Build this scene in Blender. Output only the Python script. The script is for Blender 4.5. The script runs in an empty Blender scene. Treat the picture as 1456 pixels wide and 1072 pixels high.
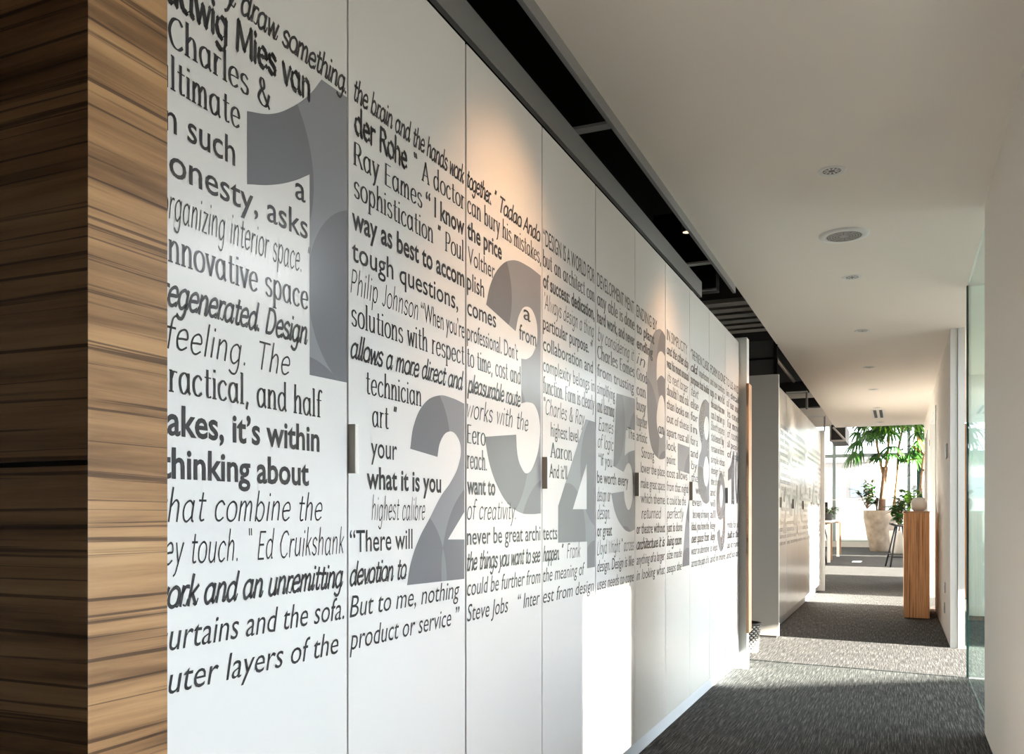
import bpy, bmesh, math, random
from mathutils import Vector, Matrix, Euler

scene = bpy.context.scene
COL = scene.collection
PI = math.pi

# ------------------------------------------------------------------ camera
cam_data = bpy.data.cameras.new('camera')
cam = bpy.data.objects.new('camera', cam_data)
COL.objects.link(cam)
cam.location = (0.0, 0.0, 1.12)
cam.rotation_euler = (math.radians(90), 0, math.atan(549.0 / 1260.0))
cam_data.sensor_fit = 'HORIZONTAL'
cam_data.sensor_width = 36.0
cam_data.lens = 36.0 * 1260.0 / 1456.0
cam_data.shift_y = 199.0 / 1456.0
cam_data.clip_start = 0.02
cam_data.clip_end = 400
scene.camera = cam

# ------------------------------------------------------------------ light
scene.view_settings.view_transform = 'Standard'
scene.view_settings.look = 'None'
scene.view_settings.gamma = 1.0
scene.view_settings.use_curve_mapping = False
scene.view_settings.exposure = 0.42

world = bpy.data.worlds.new('sky')
scene.world = world
world.use_nodes = True
bg = world.node_tree.nodes['Background']
bg.inputs['Color'].default_value = (0.90, 0.955, 1.0, 1)
bg.inputs['Strength'].default_value = 4.5


def lamp(name, kind, loc, energy, color=(1, 1, 1), aim=None, **kw):
    d = bpy.data.lights.new(name, kind)
    d.energy = energy
    d.color = color
    for k, v in kw.items():
        setattr(d, k, v)
    o = bpy.data.objects.new(name, d)
    COL.objects.link(o)
    o.location = loc
    if aim is not None:
        o.rotation_euler = (Vector(aim) - Vector(loc)).to_track_quat('-Z', 'Y').to_euler()
    return o


# low sun from the right hand side of the building
SUN_DIR = Vector((-1.0, 0.13, -0.25))
sun = lamp('sun', 'SUN', (30, 5, 12), 82.0, (1.0, 0.91, 0.79), angle=math.radians(0.7))
sun.rotation_euler = SUN_DIR.to_track_quat('-Z', 'Y').to_euler()

# area lamps standing in for daylight through the right hand facade
lamp('daylight_side_window', 'AREA', (4.40, 2.2, 0.75), 19.0, (0.76, 0.88, 1.0), aim=(0, 2.2, 0.85),
     shape='RECTANGLE', size=6.0, size_y=1.0, spread=math.radians(22))
lamp('middle_fill_lamp', 'AREA', (4.25, 8.9, 0.75), 48.0, (0.93, 0.965, 1.0), aim=(-1.07, 5.2, 0.70),
     shape='RECTANGLE', size=3.0, size_y=1.2, spread=math.radians(34))  # added fill before a solid stretch of facade, brightens the farther doors
lamp('daylight_lounge_window', 'AREA', (5.6, 26.0, 2.4), 900.0, (0.97, 0.98, 1.0), aim=(-2, 26.0, 1.5),
     shape='RECTANGLE', size=14.0, size_y=4.0)

# added area lamps behind the glass for door haze and brighter glass
lamp('meeting_room_fill', 'AREA', (1.5, 5.3, 2.66), 42.0, (0.88, 0.94, 1.0), aim=(1.5, 5.3, 0),
     shape='RECTANGLE', size=0.9, size_y=3.1)
lamp('open_office_fill', 'AREA', (1.6, 9.1, 2.66), 60.0, (0.90, 0.95, 1.0), aim=(1.6, 9.1, 0),
     shape='RECTANGLE', size=1.0, size_y=4.0)

# ------------------------------------------------------------------ materials


def new_mat(name):
    m = bpy.data.materials.new(name)
    m.use_nodes = True
    nt = m.node_tree
    return m, nt, nt.nodes['Principled BSDF']


def plain(name, col, rough=0.5, metal=0.0, spec=0.5, bump=0.0, bscale=200.0, var=0.0):
    m, nt, p = new_mat(name)
    p.inputs['Base Color'].default_value = (*col, 1)
    p.inputs['Roughness'].default_value = rough
    p.inputs['Metallic'].default_value = metal
    p.inputs['Specular IOR Level'].default_value = spec
    if bump or var:
        tc = nt.nodes.new('ShaderNodeTexCoord')
        n = nt.nodes.new('ShaderNodeTexNoise')
        n.inputs['Scale'].default_value = bscale
        n.inputs['Detail'].default_value = 3
        nt.links.new(tc.outputs['Object'], n.inputs['Vector'])
        if bump:
            b = nt.nodes.new('ShaderNodeBump')
            b.inputs['Strength'].default_value = bump
            b.inputs['Distance'].default_value = 0.002
            nt.links.new(n.outputs['Fac'], b.inputs['Height'])
            nt.links.new(b.outputs['Normal'], p.inputs['Normal'])
        if var:
            r = nt.nodes.new('ShaderNodeValToRGB')
            r.color_ramp.elements[0].position = 0.3
            r.color_ramp.elements[1].position = 0.7
            r.color_ramp.elements[0].color = (*[c * (1 - var) for c in col], 1)
            r.color_ramp.elements[1].color = (*[min(1, c * (1 + var)) for c in col], 1)
            nt.links.new(n.outputs['Fac'], r.inputs['Fac'])
            nt.links.new(r.outputs['Color'], p.inputs['Base Color'])
    return m


def wood(name, stops, along, across, scale=1.0, rough=0.35, waves=0.35):
    """veneer: grain runs along axis index `along`, bands stack along `across`"""
    m, nt, p = new_mat(name)
    N, Lk = nt.nodes, nt.links
    tc = N.new('ShaderNodeTexCoord')
    mp = N.new('ShaderNodeMapping')
    s = [1.0, 1.0, 1.0]
    s[along] = 0.42 * scale
    s[across] = 9.0 * scale
    mp.inputs['Scale'].default_value = s
    Lk.new(tc.outputs['Object'], mp.inputs['Vector'])
    big = N.new('ShaderNodeTexNoise')          # slow wander of the grain
    big.inputs['Scale'].default_value = 0.9
    big.inputs['Detail'].default_value = 2
    Lk.new(mp.outputs['Vector'], big.inputs['Vector'])
    add = N.new('ShaderNodeVectorMath')
    add.operation = 'MULTIPLY_ADD'
    add.inputs[1].default_value = (waves,) * 3
    Lk.new(big.outputs['Color'], add.inputs[0])
    Lk.new(mp.outputs['Vector'], add.inputs[2])
    band = N.new('ShaderNodeTexNoise')
    band.inputs['Scale'].default_value = 1.6
    band.inputs['Detail'].default_value = 10
    band.inputs['Roughness'].default_value = 0.62
    Lk.new(add.outputs['Vector'], band.inputs['Vector'])
    mp2 = N.new('ShaderNodeMapping')           # thin dark streaks
    s2 = [1.0, 1.0, 1.0]
    s2[across] = 9.0
    mp2.inputs['Scale'].default_value = s2
    Lk.new(add.outputs['Vector'], mp2.inputs['Vector'])
    line = N.new('ShaderNodeTexNoise')
    line.inputs['Scale'].default_value = 1.1
    line.inputs['Detail'].default_value = 8
    line.inputs['Roughness'].default_value = 0.6
    Lk.new(mp2.outputs['Vector'], line.inputs['Vector'])
    ramp = N.new('ShaderNodeValToRGB')
    els = ramp.color_ramp.elements
    els[0].position, els[0].color = stops[0][0], (*stops[0][1], 1)
    els[1].position, els[1].color = stops[-1][0], (*stops[-1][1], 1)
    for pos, c in stops[1:-1]:
        e = els.new(pos)
        e.color = (*c, 1)
    Lk.new(band.outputs['Fac'], ramp.inputs['Fac'])
    r2 = N.new('ShaderNodeValToRGB')
    r2.color_ramp.elements[0].position = 0.40
    r2.color_ramp.elements[0].color = (0.18, 0.14, 0.12, 1)
    r2.color_ramp.elements[1].position = 0.455
    r2.color_ramp.elements[1].color = (1, 1, 1, 1)
    Lk.new(line.outputs['Fac'], r2.inputs['Fac'])
    mix = N.new('ShaderNodeMixRGB')
    mix.blend_type = 'MULTIPLY'
    mix.inputs['Fac'].default_value = 0.85
    Lk.new(ramp.outputs['Color'], mix.inputs['Color1'])
    Lk.new(r2.outputs['Color'], mix.inputs['Color2'])
    Lk.new(mix.outputs['Color'], p.inputs['Base Color'])
    p.inputs['Roughness'].default_value = rough
    return m


def carpet_material():
    m, nt, p = new_mat('carpet_tiles')
    N, Lk = nt.nodes, nt.links
    tc = N.new('ShaderNodeTexCoord')
    mp = N.new('ShaderNodeMapping')
    mp.inputs['Scale'].default_value = (190, 5.0, 1)
    Lk.new(tc.outputs['Object'], mp.inputs['Vector'])
    n1 = N.new('ShaderNodeTexNoise')
    n1.inputs['Scale'].default_value = 1.0
    n1.inputs['Detail'].default_value = 4
    n1.inputs['Roughness'].default_value = 0.7
    n1.inputs['Distortion'].default_value = 0.15
    Lk.new(mp.outputs['Vector'], n1.inputs['Vector'])
    n2 = N.new('ShaderNodeTexNoise')
    n2.inputs['Scale'].default_value = 260
    n2.inputs['Detail'].default_value = 2
    Lk.new(tc.outputs['Object'], n2.inputs['Vector'])
    mixf = N.new('ShaderNodeMath')
    mixf.operation = 'MULTIPLY_ADD'
    mixf.inputs[1].default_value = 0.30
    Lk.new(n2.outputs['Fac'], mixf.inputs[0])
    sc = N.new('ShaderNodeMath')
    sc.operation = 'MULTIPLY'
    sc.inputs[1].default_value = 0.74
    Lk.new(n1.outputs['Fac'], sc.inputs[0])
    Lk.new(sc.outputs[0], mixf.inputs[2])
    ramp = N.new('ShaderNodeValToRGB')
    e = ramp.color_ramp.elements
    e[0].position, e[0].color = 0.40, (0.014, 0.014, 0.016, 1)
    e[1].position, e[1].color = 0.68, (0.24, 0.23, 0.22, 1)
    k = e.new(0.53)
    k.color = (0.048, 0.048, 0.048, 1)
    Lk.new(mixf.outputs[0], ramp.inputs['Fac'])
    # seam between carpet laid across the corridor every few metres
    sep = N.new('ShaderNodeSeparateXYZ')
    Lk.new(tc.outputs['Object'], sep.inputs[0])
    ma = N.new('ShaderNodeMath')
    ma.operation = 'ADD'
    ma.inputs[1].default_value = -7.03 + 6.22 * 4
    Lk.new(sep.outputs['Y'], ma.inputs[0])
    mm = N.new('ShaderNodeMath')
    mm.operation = 'MODULO'
    mm.inputs[1].default_value = 6.22
    Lk.new(ma.outputs[0], mm.inputs[0])
    lt = N.new('ShaderNodeMath')
    lt.operation = 'LESS_THAN'
    lt.inputs[1].default_value = 0.022
    Lk.new(mm.outputs[0], lt.inputs[0])
    mix = N.new('ShaderNodeMixRGB')
    mix.inputs['Color2'].default_value = (0.04, 0.04, 0.04, 1)
    fm = N.new('ShaderNodeMath')
    fm.operation = 'MULTIPLY'
    fm.inputs[1].default_value = 0.7
    Lk.new(lt.outputs[0], fm.inputs[0])
    Lk.new(fm.outputs[0], mix.inputs['Fac'])
    Lk.new(ramp.outputs['Color'], mix.inputs['Color1'])
    Lk.new(mix.outputs['Color'], p.inputs['Base Color'])
    p.inputs['Roughness'].default_value = 0.95
    p.inputs['Specular IOR Level'].default_value = 0.15
    b = N.new('ShaderNodeBump')
    b.inputs['Strength'].default_value = 0.6
    b.inputs['Distance'].default_value = 0.003
    Lk.new(mixf.outputs[0], b.inputs['Height'])
    Lk.new(b.outputs['Normal'], p.inputs['Normal'])
    return m


def glass_material(name, tint, gloss=1.0, mirror=1.0):
    """thin sheet glass: clear straight-through view plus a mirror reflection that grows at grazing angles"""
    m = bpy.data.materials.new(name)
    m.use_nodes = True
    nt = m.node_tree
    nt.nodes.clear()
    out = nt.nodes.new('ShaderNodeOutputMaterial')
    tr = nt.nodes.new('ShaderNodeBsdfTransparent')
    tr.inputs['Color'].default_value = (*tint, 1)
    gl = nt.nodes.new('ShaderNodeBsdfGlossy')
    gl.inputs['Roughness'].default_value = 0.0
    gl.inputs['Color'].default_value = (0.93 * gloss, 0.98 * gloss, 0.97 * gloss, 1)
    fr = nt.nodes.new('ShaderNodeFresnel')
    fr.inputs['IOR'].default_value = 1.5
    mx = nt.nodes.new('ShaderNodeMixShader')
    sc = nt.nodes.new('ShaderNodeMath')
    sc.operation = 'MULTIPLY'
    sc.inputs[1].default_value = mirror          # reflection turned down on some sheets so they look brighter
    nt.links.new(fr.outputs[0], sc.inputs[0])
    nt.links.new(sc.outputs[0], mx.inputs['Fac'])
    nt.links.new(tr.outputs[0], mx.inputs[1])
    nt.links.new(gl.outputs[0], mx.inputs[2])
    nt.links.new(mx.outputs[0], out.inputs['Surface'])
    return m


def numeral_material(name, circles):
    """grey vinyl with large overlapping discs in two deeper greys (discs given in metres: along wall, height, radius)"""
    m, nt, p = new_mat(name)
    N, Lk = nt.nodes, nt.links
    tc = N.new('ShaderNodeTexCoord')
    sep = N.new('ShaderNodeSeparateXYZ')
    Lk.new(tc.outputs['Object'], sep.inputs[0])
    total = None
    for (cy, cz, r) in circles:
        cmb = N.new('ShaderNodeCombineXYZ')
        Lk.new(sep.outputs['Y'], cmb.inputs['X'])
        Lk.new(sep.outputs['Z'], cmb.inputs['Y'])
        d = N.new('ShaderNodeVectorMath')
        d.operation = 'DISTANCE'
        d.inputs[1].default_value = (cy, cz, 0)
        Lk.new(cmb.outputs[0], d.inputs[0])
        lt = N.new('ShaderNodeMath')
        lt.operation = 'LESS_THAN'
        lt.inputs[1].default_value = r
        Lk.new(d.outputs['Value'], lt.inputs[0])
        if total is None:
            total = lt
        else:
            a = N.new('ShaderNodeMath')
            a.operation = 'ADD'
            Lk.new(total.outputs[0], a.inputs[0])
            Lk.new(lt.outputs[0], a.inputs[1])
            total = a
    sc = N.new('ShaderNodeMath')
    sc.operation = 'MULTIPLY'
    sc.inputs[1].default_value = 0.5
    Lk.new(total.outputs[0], sc.inputs[0])
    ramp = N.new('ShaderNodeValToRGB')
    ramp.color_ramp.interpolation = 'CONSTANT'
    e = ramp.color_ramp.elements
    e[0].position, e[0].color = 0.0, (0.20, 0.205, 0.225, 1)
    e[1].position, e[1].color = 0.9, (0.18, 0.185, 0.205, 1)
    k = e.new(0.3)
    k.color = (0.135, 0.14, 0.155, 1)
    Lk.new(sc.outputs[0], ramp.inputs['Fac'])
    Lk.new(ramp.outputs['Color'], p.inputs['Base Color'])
    p.inputs['Roughness'].default_value = 0.2
    return m


M = {
    'carpet': carpet_material(),
    'wall': plain('white_paint', (0.88, 0.82, 0.75), 0.7, bump=0.05, bscale=600),
    'ceiling': plain('ceiling_paint', (0.90, 0.83, 0.75), 0.8, bump=0.05, bscale=500),
    'jamb': plain('white_frame_paint', (0.80, 0.81, 0.80), 0.4),
    'laminate': plain('white_laminate', (0.61, 0.605, 0.595), 0.20, spec=0.75),
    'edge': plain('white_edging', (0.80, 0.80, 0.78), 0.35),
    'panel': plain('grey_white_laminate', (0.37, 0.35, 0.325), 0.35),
    'plinth': plain('blue_grey_plinth', (0.42, 0.45, 0.50), 0.45),
    'text': plain('dark_vinyl_lettering', (0.036, 0.036, 0.040), 0.2),
    'handle': plain('bronze_grey_metal', (0.27, 0.245, 0.21), 0.4, metal=0.3),
    'handle_edge': plain('brushed_steel_edge', (0.85, 0.84, 0.82), 0.3, metal=0.4),
    'black': plain('black_void_paint', (0.006, 0.006, 0.006), 0.9, spec=0.1),
    'soot': plain('charcoal_metal', (0.045, 0.043, 0.04), 0.6),
    'slat': plain('brown_black_slat', (0.17, 0.15, 0.125), 0.5),
    'rail': plain('grey_rail_metal', (0.24, 0.24, 0.235), 0.45),
    'rail_dark': plain('dark_rail_metal', (0.12, 0.12, 0.115), 0.5),
    'tube': plain('galvanised_conduit', (0.55, 0.54, 0.52), 0.35, metal=0.4),
    'white_metal': plain('white_lacquered_metal', (0.78, 0.77, 0.74), 0.35),
    'lamp_inner': plain('grey_reflector', (0.10, 0.095, 0.085), 0.3, metal=0.5),
    'grille': plain('speaker_grille', (0.48, 0.475, 0.45), 0.5, bump=0.8, bscale=900),
    'mullion': plain('grey_green_aluminium', (0.20, 0.24, 0.235), 0.4, metal=0.2),
    'sill': plain('stone_sill', (0.36, 0.34, 0.31), 0.6),
    'zebrano': wood('zebrano_veneer', [(0.28, (0.055, 0.027, 0.012)), (0.42, (0.20, 0.105, 0.045)), (0.55, (0.36, 0.205, 0.095)), (0.75, (0.52, 0.33, 0.165))], 1, 2, 1.35, 0.32, 0.5),
    'zebrano_x': wood('zebrano_veneer_front', [(0.28, (0.055, 0.027, 0.012)), (0.42, (0.20, 0.105, 0.045)), (0.55, (0.36, 0.205, 0.095)), (0.75, (0.52, 0.33, 0.165))], 0, 2, 1.35, 0.32, 0.5),
    'walnut': wood('walnut_veneer', [(0.3, (0.40, 0.185, 0.07)), (0.5, (0.64, 0.33, 0.15)), (0.72, (0.76, 0.43, 0.21))], 2, 0, 2.6, 0.4, 0.25),
    'oak': wood('light_oak', [(0.3, (0.36, 0.20, 0.105)), (0.7, (0.56, 0.36, 0.21))], 2, 1, 3.0, 0.5, 0.2),
    'oak_dark': wood('brown_oak', [(0.3, (0.22, 0.11, 0.05)), (0.7, (0.36, 0.20, 0.10))], 2, 0, 3.0, 0.5, 0.2),
    'glass': glass_material('clear_sheet_glass', (0.97, 0.985, 0.98)),
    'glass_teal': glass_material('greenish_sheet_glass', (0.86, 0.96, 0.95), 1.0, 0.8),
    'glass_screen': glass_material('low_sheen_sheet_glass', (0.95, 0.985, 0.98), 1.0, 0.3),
    'glass_sun_dim': glass_material('sun_dimming_sheet_glass', (0.45, 0.45, 0.45)),
    'glass_edge': plain('dark_green_glass_edge', (0.012, 0.045, 0.042), 0.2),
    'pot': plain('weathered_clay', (0.36, 0.30, 0.245), 0.85, bump=0.15, bscale=4, var=0.3),
    'soil': plain('dark_soil', (0.03, 0.022, 0.016), 0.95),
    'bark': plain('palm_bark', (0.20, 0.115, 0.07), 0.9, bump=0.6, bscale=40, var=0.4),
    'leaf': plain('palm_leaf', (0.032, 0.115, 0.016), 0.4, var=0.35, bscale=3),
    'leaf_light': plain('bright_leaf', (0.13, 0.30, 0.025), 0.4, var=0.3, bscale=6),
    'leaf_dark': plain('dark_leaf', (0.013, 0.06, 0.014), 0.4, var=0.3, bscale=6),
    'leaf_brown': plain('dry_leaf_sheath', (0.22, 0.12, 0.02), 0.6),
    'flower': plain('orange_petals', (0.75, 0.38, 0.06), 0.5),
    'stool': plain('black_plastic', (0.02, 0.022, 0.024), 0.4),
    'stool_metal': plain('black_steel', (0.03, 0.033, 0.038), 0.35, metal=0.4),
    'white': plain('white_ceramic', (0.80, 0.78, 0.75), 0.4),
    'table_top': plain('white_table_top', (0.80, 0.76, 0.71), 0.4),
    'wicker': plain('black_white_wicker', (0.03, 0.03, 0.03), 0.5),
    'wicker_light': plain('pale_wicker', (0.55, 0.53, 0.50), 0.6),
    'city': plain('pale_concrete', (0.16, 0.165, 0.165), 0.8),
    'city_pink': plain('pale_brick', (0.165, 0.15, 0.145), 0.8),
    'city_glass': plain('pale_blue_glazing', (0.10, 0.118, 0.14), 0.7, spec=0.1),
    'screen': plain('dark_screen', (0.012, 0.012, 0.013), 0.25),
    'chrome': plain('chrome', (0.6, 0.6, 0.6), 0.2, metal=0.9),
    'ground': plain('pale_paving', (0.5, 0.5, 0.48), 0.9),
    'fabric': plain('dark_bag_fabric', (0.03, 0.032, 0.036), 0.8),
}

# ------------------------------------------------------------------ mesh helpers
BASE = {}          # world base of every thing and part, by object name


class MB:
    """collects shapes in world metres and links them as ONE mesh object"""

    def __init__(self):
        self.v, self.f = [], []

    def add(self, vs, fs):
        o = len(self.v)
        self.v += [tuple(p) for p in vs]
        self.f += [tuple(i + o for i in f) for f in fs]
        return self

    def box(self, x0, x1, y0, y1, z0, z1):
        vs = [(x0, y0, z0), (x1, y0, z0), (x1, y1, z0), (x0, y1, z0), (x0, y0, z1), (x1, y0, z1), (x1, y1, z1), (x0, y1, z1)]
        return self.add(vs, [(0, 3, 2, 1), (4, 5, 6, 7), (0, 1, 5, 4), (1, 2, 6, 5), (2, 3, 7, 6), (3, 0, 4, 7)])

    def rbox(self, x0, x1, y0, y1, z0, z1, b=0.002):
        """box with bevelled edges"""
        bm = bmesh.new()
        bmesh.ops.create_cube(bm, size=1.0)
        for v in bm.verts:
            v.co = Vector(((x0 + x1) / 2 + v.co.x * (x1 - x0), (y0 + y1) / 2 + v.co.y * (y1 - y0), (z0 + z1) / 2 + v.co.z * (z1 - z0)))
        bmesh.ops.bevel(bm, geom=bm.edges[:], offset=b, segments=2, affect='EDGES', profile=0.5)
        bm.verts.index_update()
        self.add([v.co for v in bm.verts], [[v.index for v in f.verts] for f in bm.faces])
        bm.free()
        return self

    def tube(self, pts, r, seg=10, r2=None):
        pts = [Vector(p) for p in pts]
        n = len(pts)
        up = Vector((0, 0, 1))
        rings = []
        for i, p in enumerate(pts):
            t = (pts[min(i + 1, n - 1)] - pts[max(i - 1, 0)]).normalized()
            a = t.cross(up)
            if a.length < 1e-4:
                a = t.cross(Vector((1, 0, 0)))
            a.normalize()
            b = t.cross(a)
            rr = r if r2 is None else r + (r2 - r) * i / (n - 1)
            rings.append([p + a * math.cos(2 * PI * k / seg) * rr + b * math.sin(2 * PI * k / seg) * rr for k in range(seg)])
        vs = [q for ring in rings for q in ring]
        fs = []
        for i in range(n - 1):
            for k in range(seg):
                fs.append((i * seg + k, i * seg + (k + 1) % seg, (i + 1) * seg + (k + 1) % seg, (i + 1) * seg + k))
        fs.append(tuple(reversed(range(seg))))
        fs.append(tuple(range((n - 1) * seg, n * seg)))
        return self.add(vs, fs)

    def lathe(self, prof, cx, cy, seg=40, cap=True):
        vs, fs = [], []
        for (r, z) in prof:
            for k in range(seg):
                a = 2 * PI * k / seg
                vs.append((cx + r * math.cos(a), cy + r * math.sin(a), z))
        n = len(prof)
        for i in range(n - 1):
            for k in range(seg):
                fs.append((i * seg + k, i * seg + (k + 1) % seg, (i + 1) * seg + (k + 1) % seg, (i + 1) * seg + k))
        if cap:
            fs.append(tuple(reversed(range(seg))))
            fs.append(tuple(range((n - 1) * seg, n * seg)))
        return self.add(vs, fs)

    def prism(self, poly, axis, a0, a1):
        """poly of 2-D points extruded along axis (0: poly is y,z; 1: poly is x,z; 2: poly is x,y)"""
        def P(u, v, a):
            return {0: (a, u, v), 1: (u, a, v), 2: (u, v, a)}[axis]
        n = len(poly)
        vs = [P(u, v, a0) for u, v in poly] + [P(u, v, a1) for u, v in poly]
        fs = [tuple(range(n)), tuple(reversed(range(n, 2 * n)))]
        for i in range(n):
            j = (i + 1) % n
            fs.append((i, i + n, j + n, j))
        return self.add(vs, fs)

    def build(self, name, mat, parent=None, smooth=False):
        base = Vector(BASE[parent.name]) if parent is not None else Vector((0, 0, 0))
        me = bpy.data.meshes.new(name)
        me.from_pydata([tuple(Vector(p) - base) for p in self.v], [], self.f)
        me.update()
        bm = bmesh.new()
        bm.from_mesh(me)
        bmesh.ops.recalc_face_normals(bm, faces=bm.faces)
        bm.to_mesh(me)
        bm.free()
        me.materials.append(mat)
        if smooth:
            for p in me.polygons:
                p.use_smooth = True
        o = bpy.data.objects.new(name, me)
        COL.objects.link(o)
        if parent is not None:
            o.parent = parent
        BASE[o.name] = tuple(base)
        return o


def smooth_by_angle(o, deg=35):
    me = o.data
    for p in me.polygons:
        p.use_smooth = True
    bm = bmesh.new()
    bm.from_mesh(me)
    for e in bm.edges:
        if len(e.link_faces) == 2 and e.calc_face_angle(0) > math.radians(deg):
            e.smooth = False
    bm.to_mesh(me)
    bm.free()


def tag(o, label, cat, group=None):
    o['label'] = label
    o['category'] = cat
    if group:
        o['group'] = group
    return o


def thing(name, loc, label, cat, group=None):
    o = bpy.data.objects.new(name, None)
    o.empty_display_size = 0.1
    COL.objects.link(o)
    o.location = loc
    BASE[o.name] = tuple(loc)
    return tag(o, label, cat, group)


def struct(o):
    o['kind'] = 'structure'
    return o


def copy_tree(o, parent=None):
    c = o.copy()
    COL.objects.link(c)
    c.parent = parent
    BASE[c.name] = BASE.get(o.name, (0, 0, 0))
    for ch in list(o.children):
        copy_tree(ch, c)
    return c


def retag(root, label, group=None):
    root['label'] = label
    if group:
        root['group'] = group


CEIL = 2.7313
# ------------------------------------------------------------------ the shell
struct(MB().box(-7.0, 7.0, -2.0, 36.2, -0.12, 0.0).build('floor', M['carpet']))
struct(MB().box(-1.04, 4.6, -1.7, 16.9, CEIL, CEIL + 0.10).build('ceiling', M['ceiling']))
# black service void above the cabinets, left of the plaster ceiling
v = MB().box(-3.4, -1.04, -1.7, 17.4, 3.55, 3.62)          # deck
v.box(-1.04, -0.98, -1.7, 16.9, CEIL + 0.10, 3.62)          # upstand behind the ceiling edge
v.box(-3.46, -3.4, -1.7, 17.4, 2.46, 3.62)
struct(v.build('trim_1', M['black']))
struct(MB().box(-3.46, -3.40, -1.7, 16.9, 0, 2.46).build('wall_left', M['wall']))
struct(MB().box(-3.46, 4.6, -1.8, -1.7, 0, 3.62).build('wall_back', M['soot']))  # unseen back wall coloured dark to keep the pillar front in shade
# right hand wall with its openings
RX0, RX1 = 0.4107, 0.52
w = MB()
w.box(RX0, RX1, -1.7, 0.25, 0, CEIL)
w.box(RX0, RX1, 0.25, 3.585, 2.62, CEIL)
w.box(RX0, RX1, 3.585, 5.185, 0, CEIL)
struct(w.build('wall_right', M['wall']))
w = MB()
w.box(RX0, RX1, 8.50, 11.60, 0, CEIL)
w.box(RX0, RX1, 11.60, 13.60, 2.44, CEIL)
w.box(RX0, RX1, 13.60, 14.85, 0, CEIL)
w.box(RX0, RX1, 14.85, 16.0, 2.44, CEIL)
w.box(RX0, RX1, 16.0, 16.8, 0, CEIL)
struct(w.build('wall_right_far', M['wall']))
# white jamb that ends the far wall beside the glass, in two strips with a shadow groove
w = MB().box(RX0 - 0.001, 0.462, 8.455, 8.50, 0, CEIL).box(0.468, RX1, 8.44, 8.50, 0, CEIL).box(0.462, 0.468, 8.47, 8.50, 0, CEIL)
struct(w.build('trim_2', M['jamb']))
# cross wall of the room on the right, seen through the glass
struct(MB().box(0.74, 4.5, 11.3, 11.4, 0, CEIL).build('wall_room', M['jamb']))
struct(MB().box(0.74, 4.5, 11.285, 11.3, 0, 0.12).build('baseboard_room', M['white']))
# right facade: solid parts between window openings
f = MB()
X0, X1 = 4.5, 4.62
for (a, b) in [(-1.8, -0.6), (1.4, 2.36), (3.06, 4.75), (8.15, 10.95), (13.05, 16.9)]:
    f.box(X0, X1, a, b, 0, CEIL)
f.box(X0, X1, -0.6, 1.4, 1.5, CEIL)  # low unseen window here is added: its sun patch brightens the ceiling
struct(f.build('wall_right_facade', M['wall']))
fx = MB()
for (a, b) in [(16.9, 17.3), (20.6, 26.4), (27.4, 29.2), (31.5, 36.0)]:
    fx.box(6.3, 6.42, a, b, 0, 5.0)
fx.box(6.3, 6.42, 29.2, 31.5, 0, 3.35)  # unseen wall below the opening, added to keep sun off the palm pot
fx.box(4.5, 6.42, 16.8, 16.92, 0, 5.0)
struct(fx.build('wall_lounge_right', M['wall']))
# lounge: high ceiling, left wall, wall over the corridor end
struct(MB().box(-7.0, 6.42, 16.9, 36.0, 5.0, 5.1).build('ceiling_lounge', M['ceiling']))
struct(MB().box(-7.0, -6.9, 16.9, 36.0, 0, 5.0).build('wall_lounge_left', M['wall']))
struct(MB().box(-1.04, 6.4, 16.9, 17.0, CEIL, 5.0).box(-7.0, -1.04, 17.4, 17.5, 2.8, 5.0).build('wall_lounge_near', M['wall']))
struct(MB().box(-7.0, -3.4, 16.9, 17.0, 0, 2.8).build('wall_lounge_return', M['wall']))

# far facade
FY = 35.5
win = MB()
MX = [-6.6, -4.4, -2.214, 0.36, 2.55, 4.7, 6.3]
for x in MX:
    win.box(x - 0.055, x + 0.055, FY, FY + 0.16, 0.2, 5.0)
for z in (0.2, 3.42, 4.95):
    win.box(-6.9, 6.4, FY + 0.01, FY + 0.14, z - 0.065, z + 0.065)
win_o = struct(win.build('window_1', M['mullion']))
MB().box(-6.9, 6.4, FY + 0.07, FY + 0.082, 0.25, 4.9).build('window_pane', M['glass'], win_o)
struct(MB().box(0.62, 0.80, 35.2, 35.5, 0, 5.0).build('trim_3', M['glass_edge']))
struct(MB().box(-6.9, 6.4, FY - 0.25, FY + 0.2, 0, 0.2).build('baseboard_window', M['sill']))
# openings of the right facade get frames and panes
for n, (a, b, x, top) in enumerate([(2.36, 3.06, 4.52, CEIL), (-0.6, 1.4, 4.52, 1.5), (4.75, 8.15, 4.52, CEIL), (10.95, 13.05, 4.52, CEIL), (17.3, 20.6, 6.32, 5.0), (26.4, 27.4, 6.32, 5.0), (29.2, 31.5, 6.32, 5.0)]):
    bot = 3.36 if a == 29.2 else 0.0
    fr = MB().box(x, x + 0.08, a, a + 0.04, bot, top).box(x, x + 0.08, b - 0.04, b, bot, top).box(x, x + 0.08, a, b, bot, bot + 0.05).box(x, x + 0.08, a, b, top - 0.05, top)
    fo = struct(fr.build('window_%d' % (n + 2), M['mullion']))
    MB().box(x + 0.035, x + 0.043, a, b, bot + 0.05, top - 0.05).build('window_pane', M['glass_sun_dim' if n == 0 else 'glass'], fo)  # first pane has an added dark tint that dims sun on the doors
# ground outside
struct(MB().box(-120, 120, 36.2, 220, -12.1, -12.0).box(7.0, 120, -60, 36.2, -12.1, -12.0).build('ground', M['ground']))

# ------------------------------------------------------------------ lettering
LW = -1.0714                      # plane of the cabinet doors
DOOR0, DW = 1.0256, 0.5605
D_TOP, D_BOT = 2.4013, 0.1156


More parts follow.
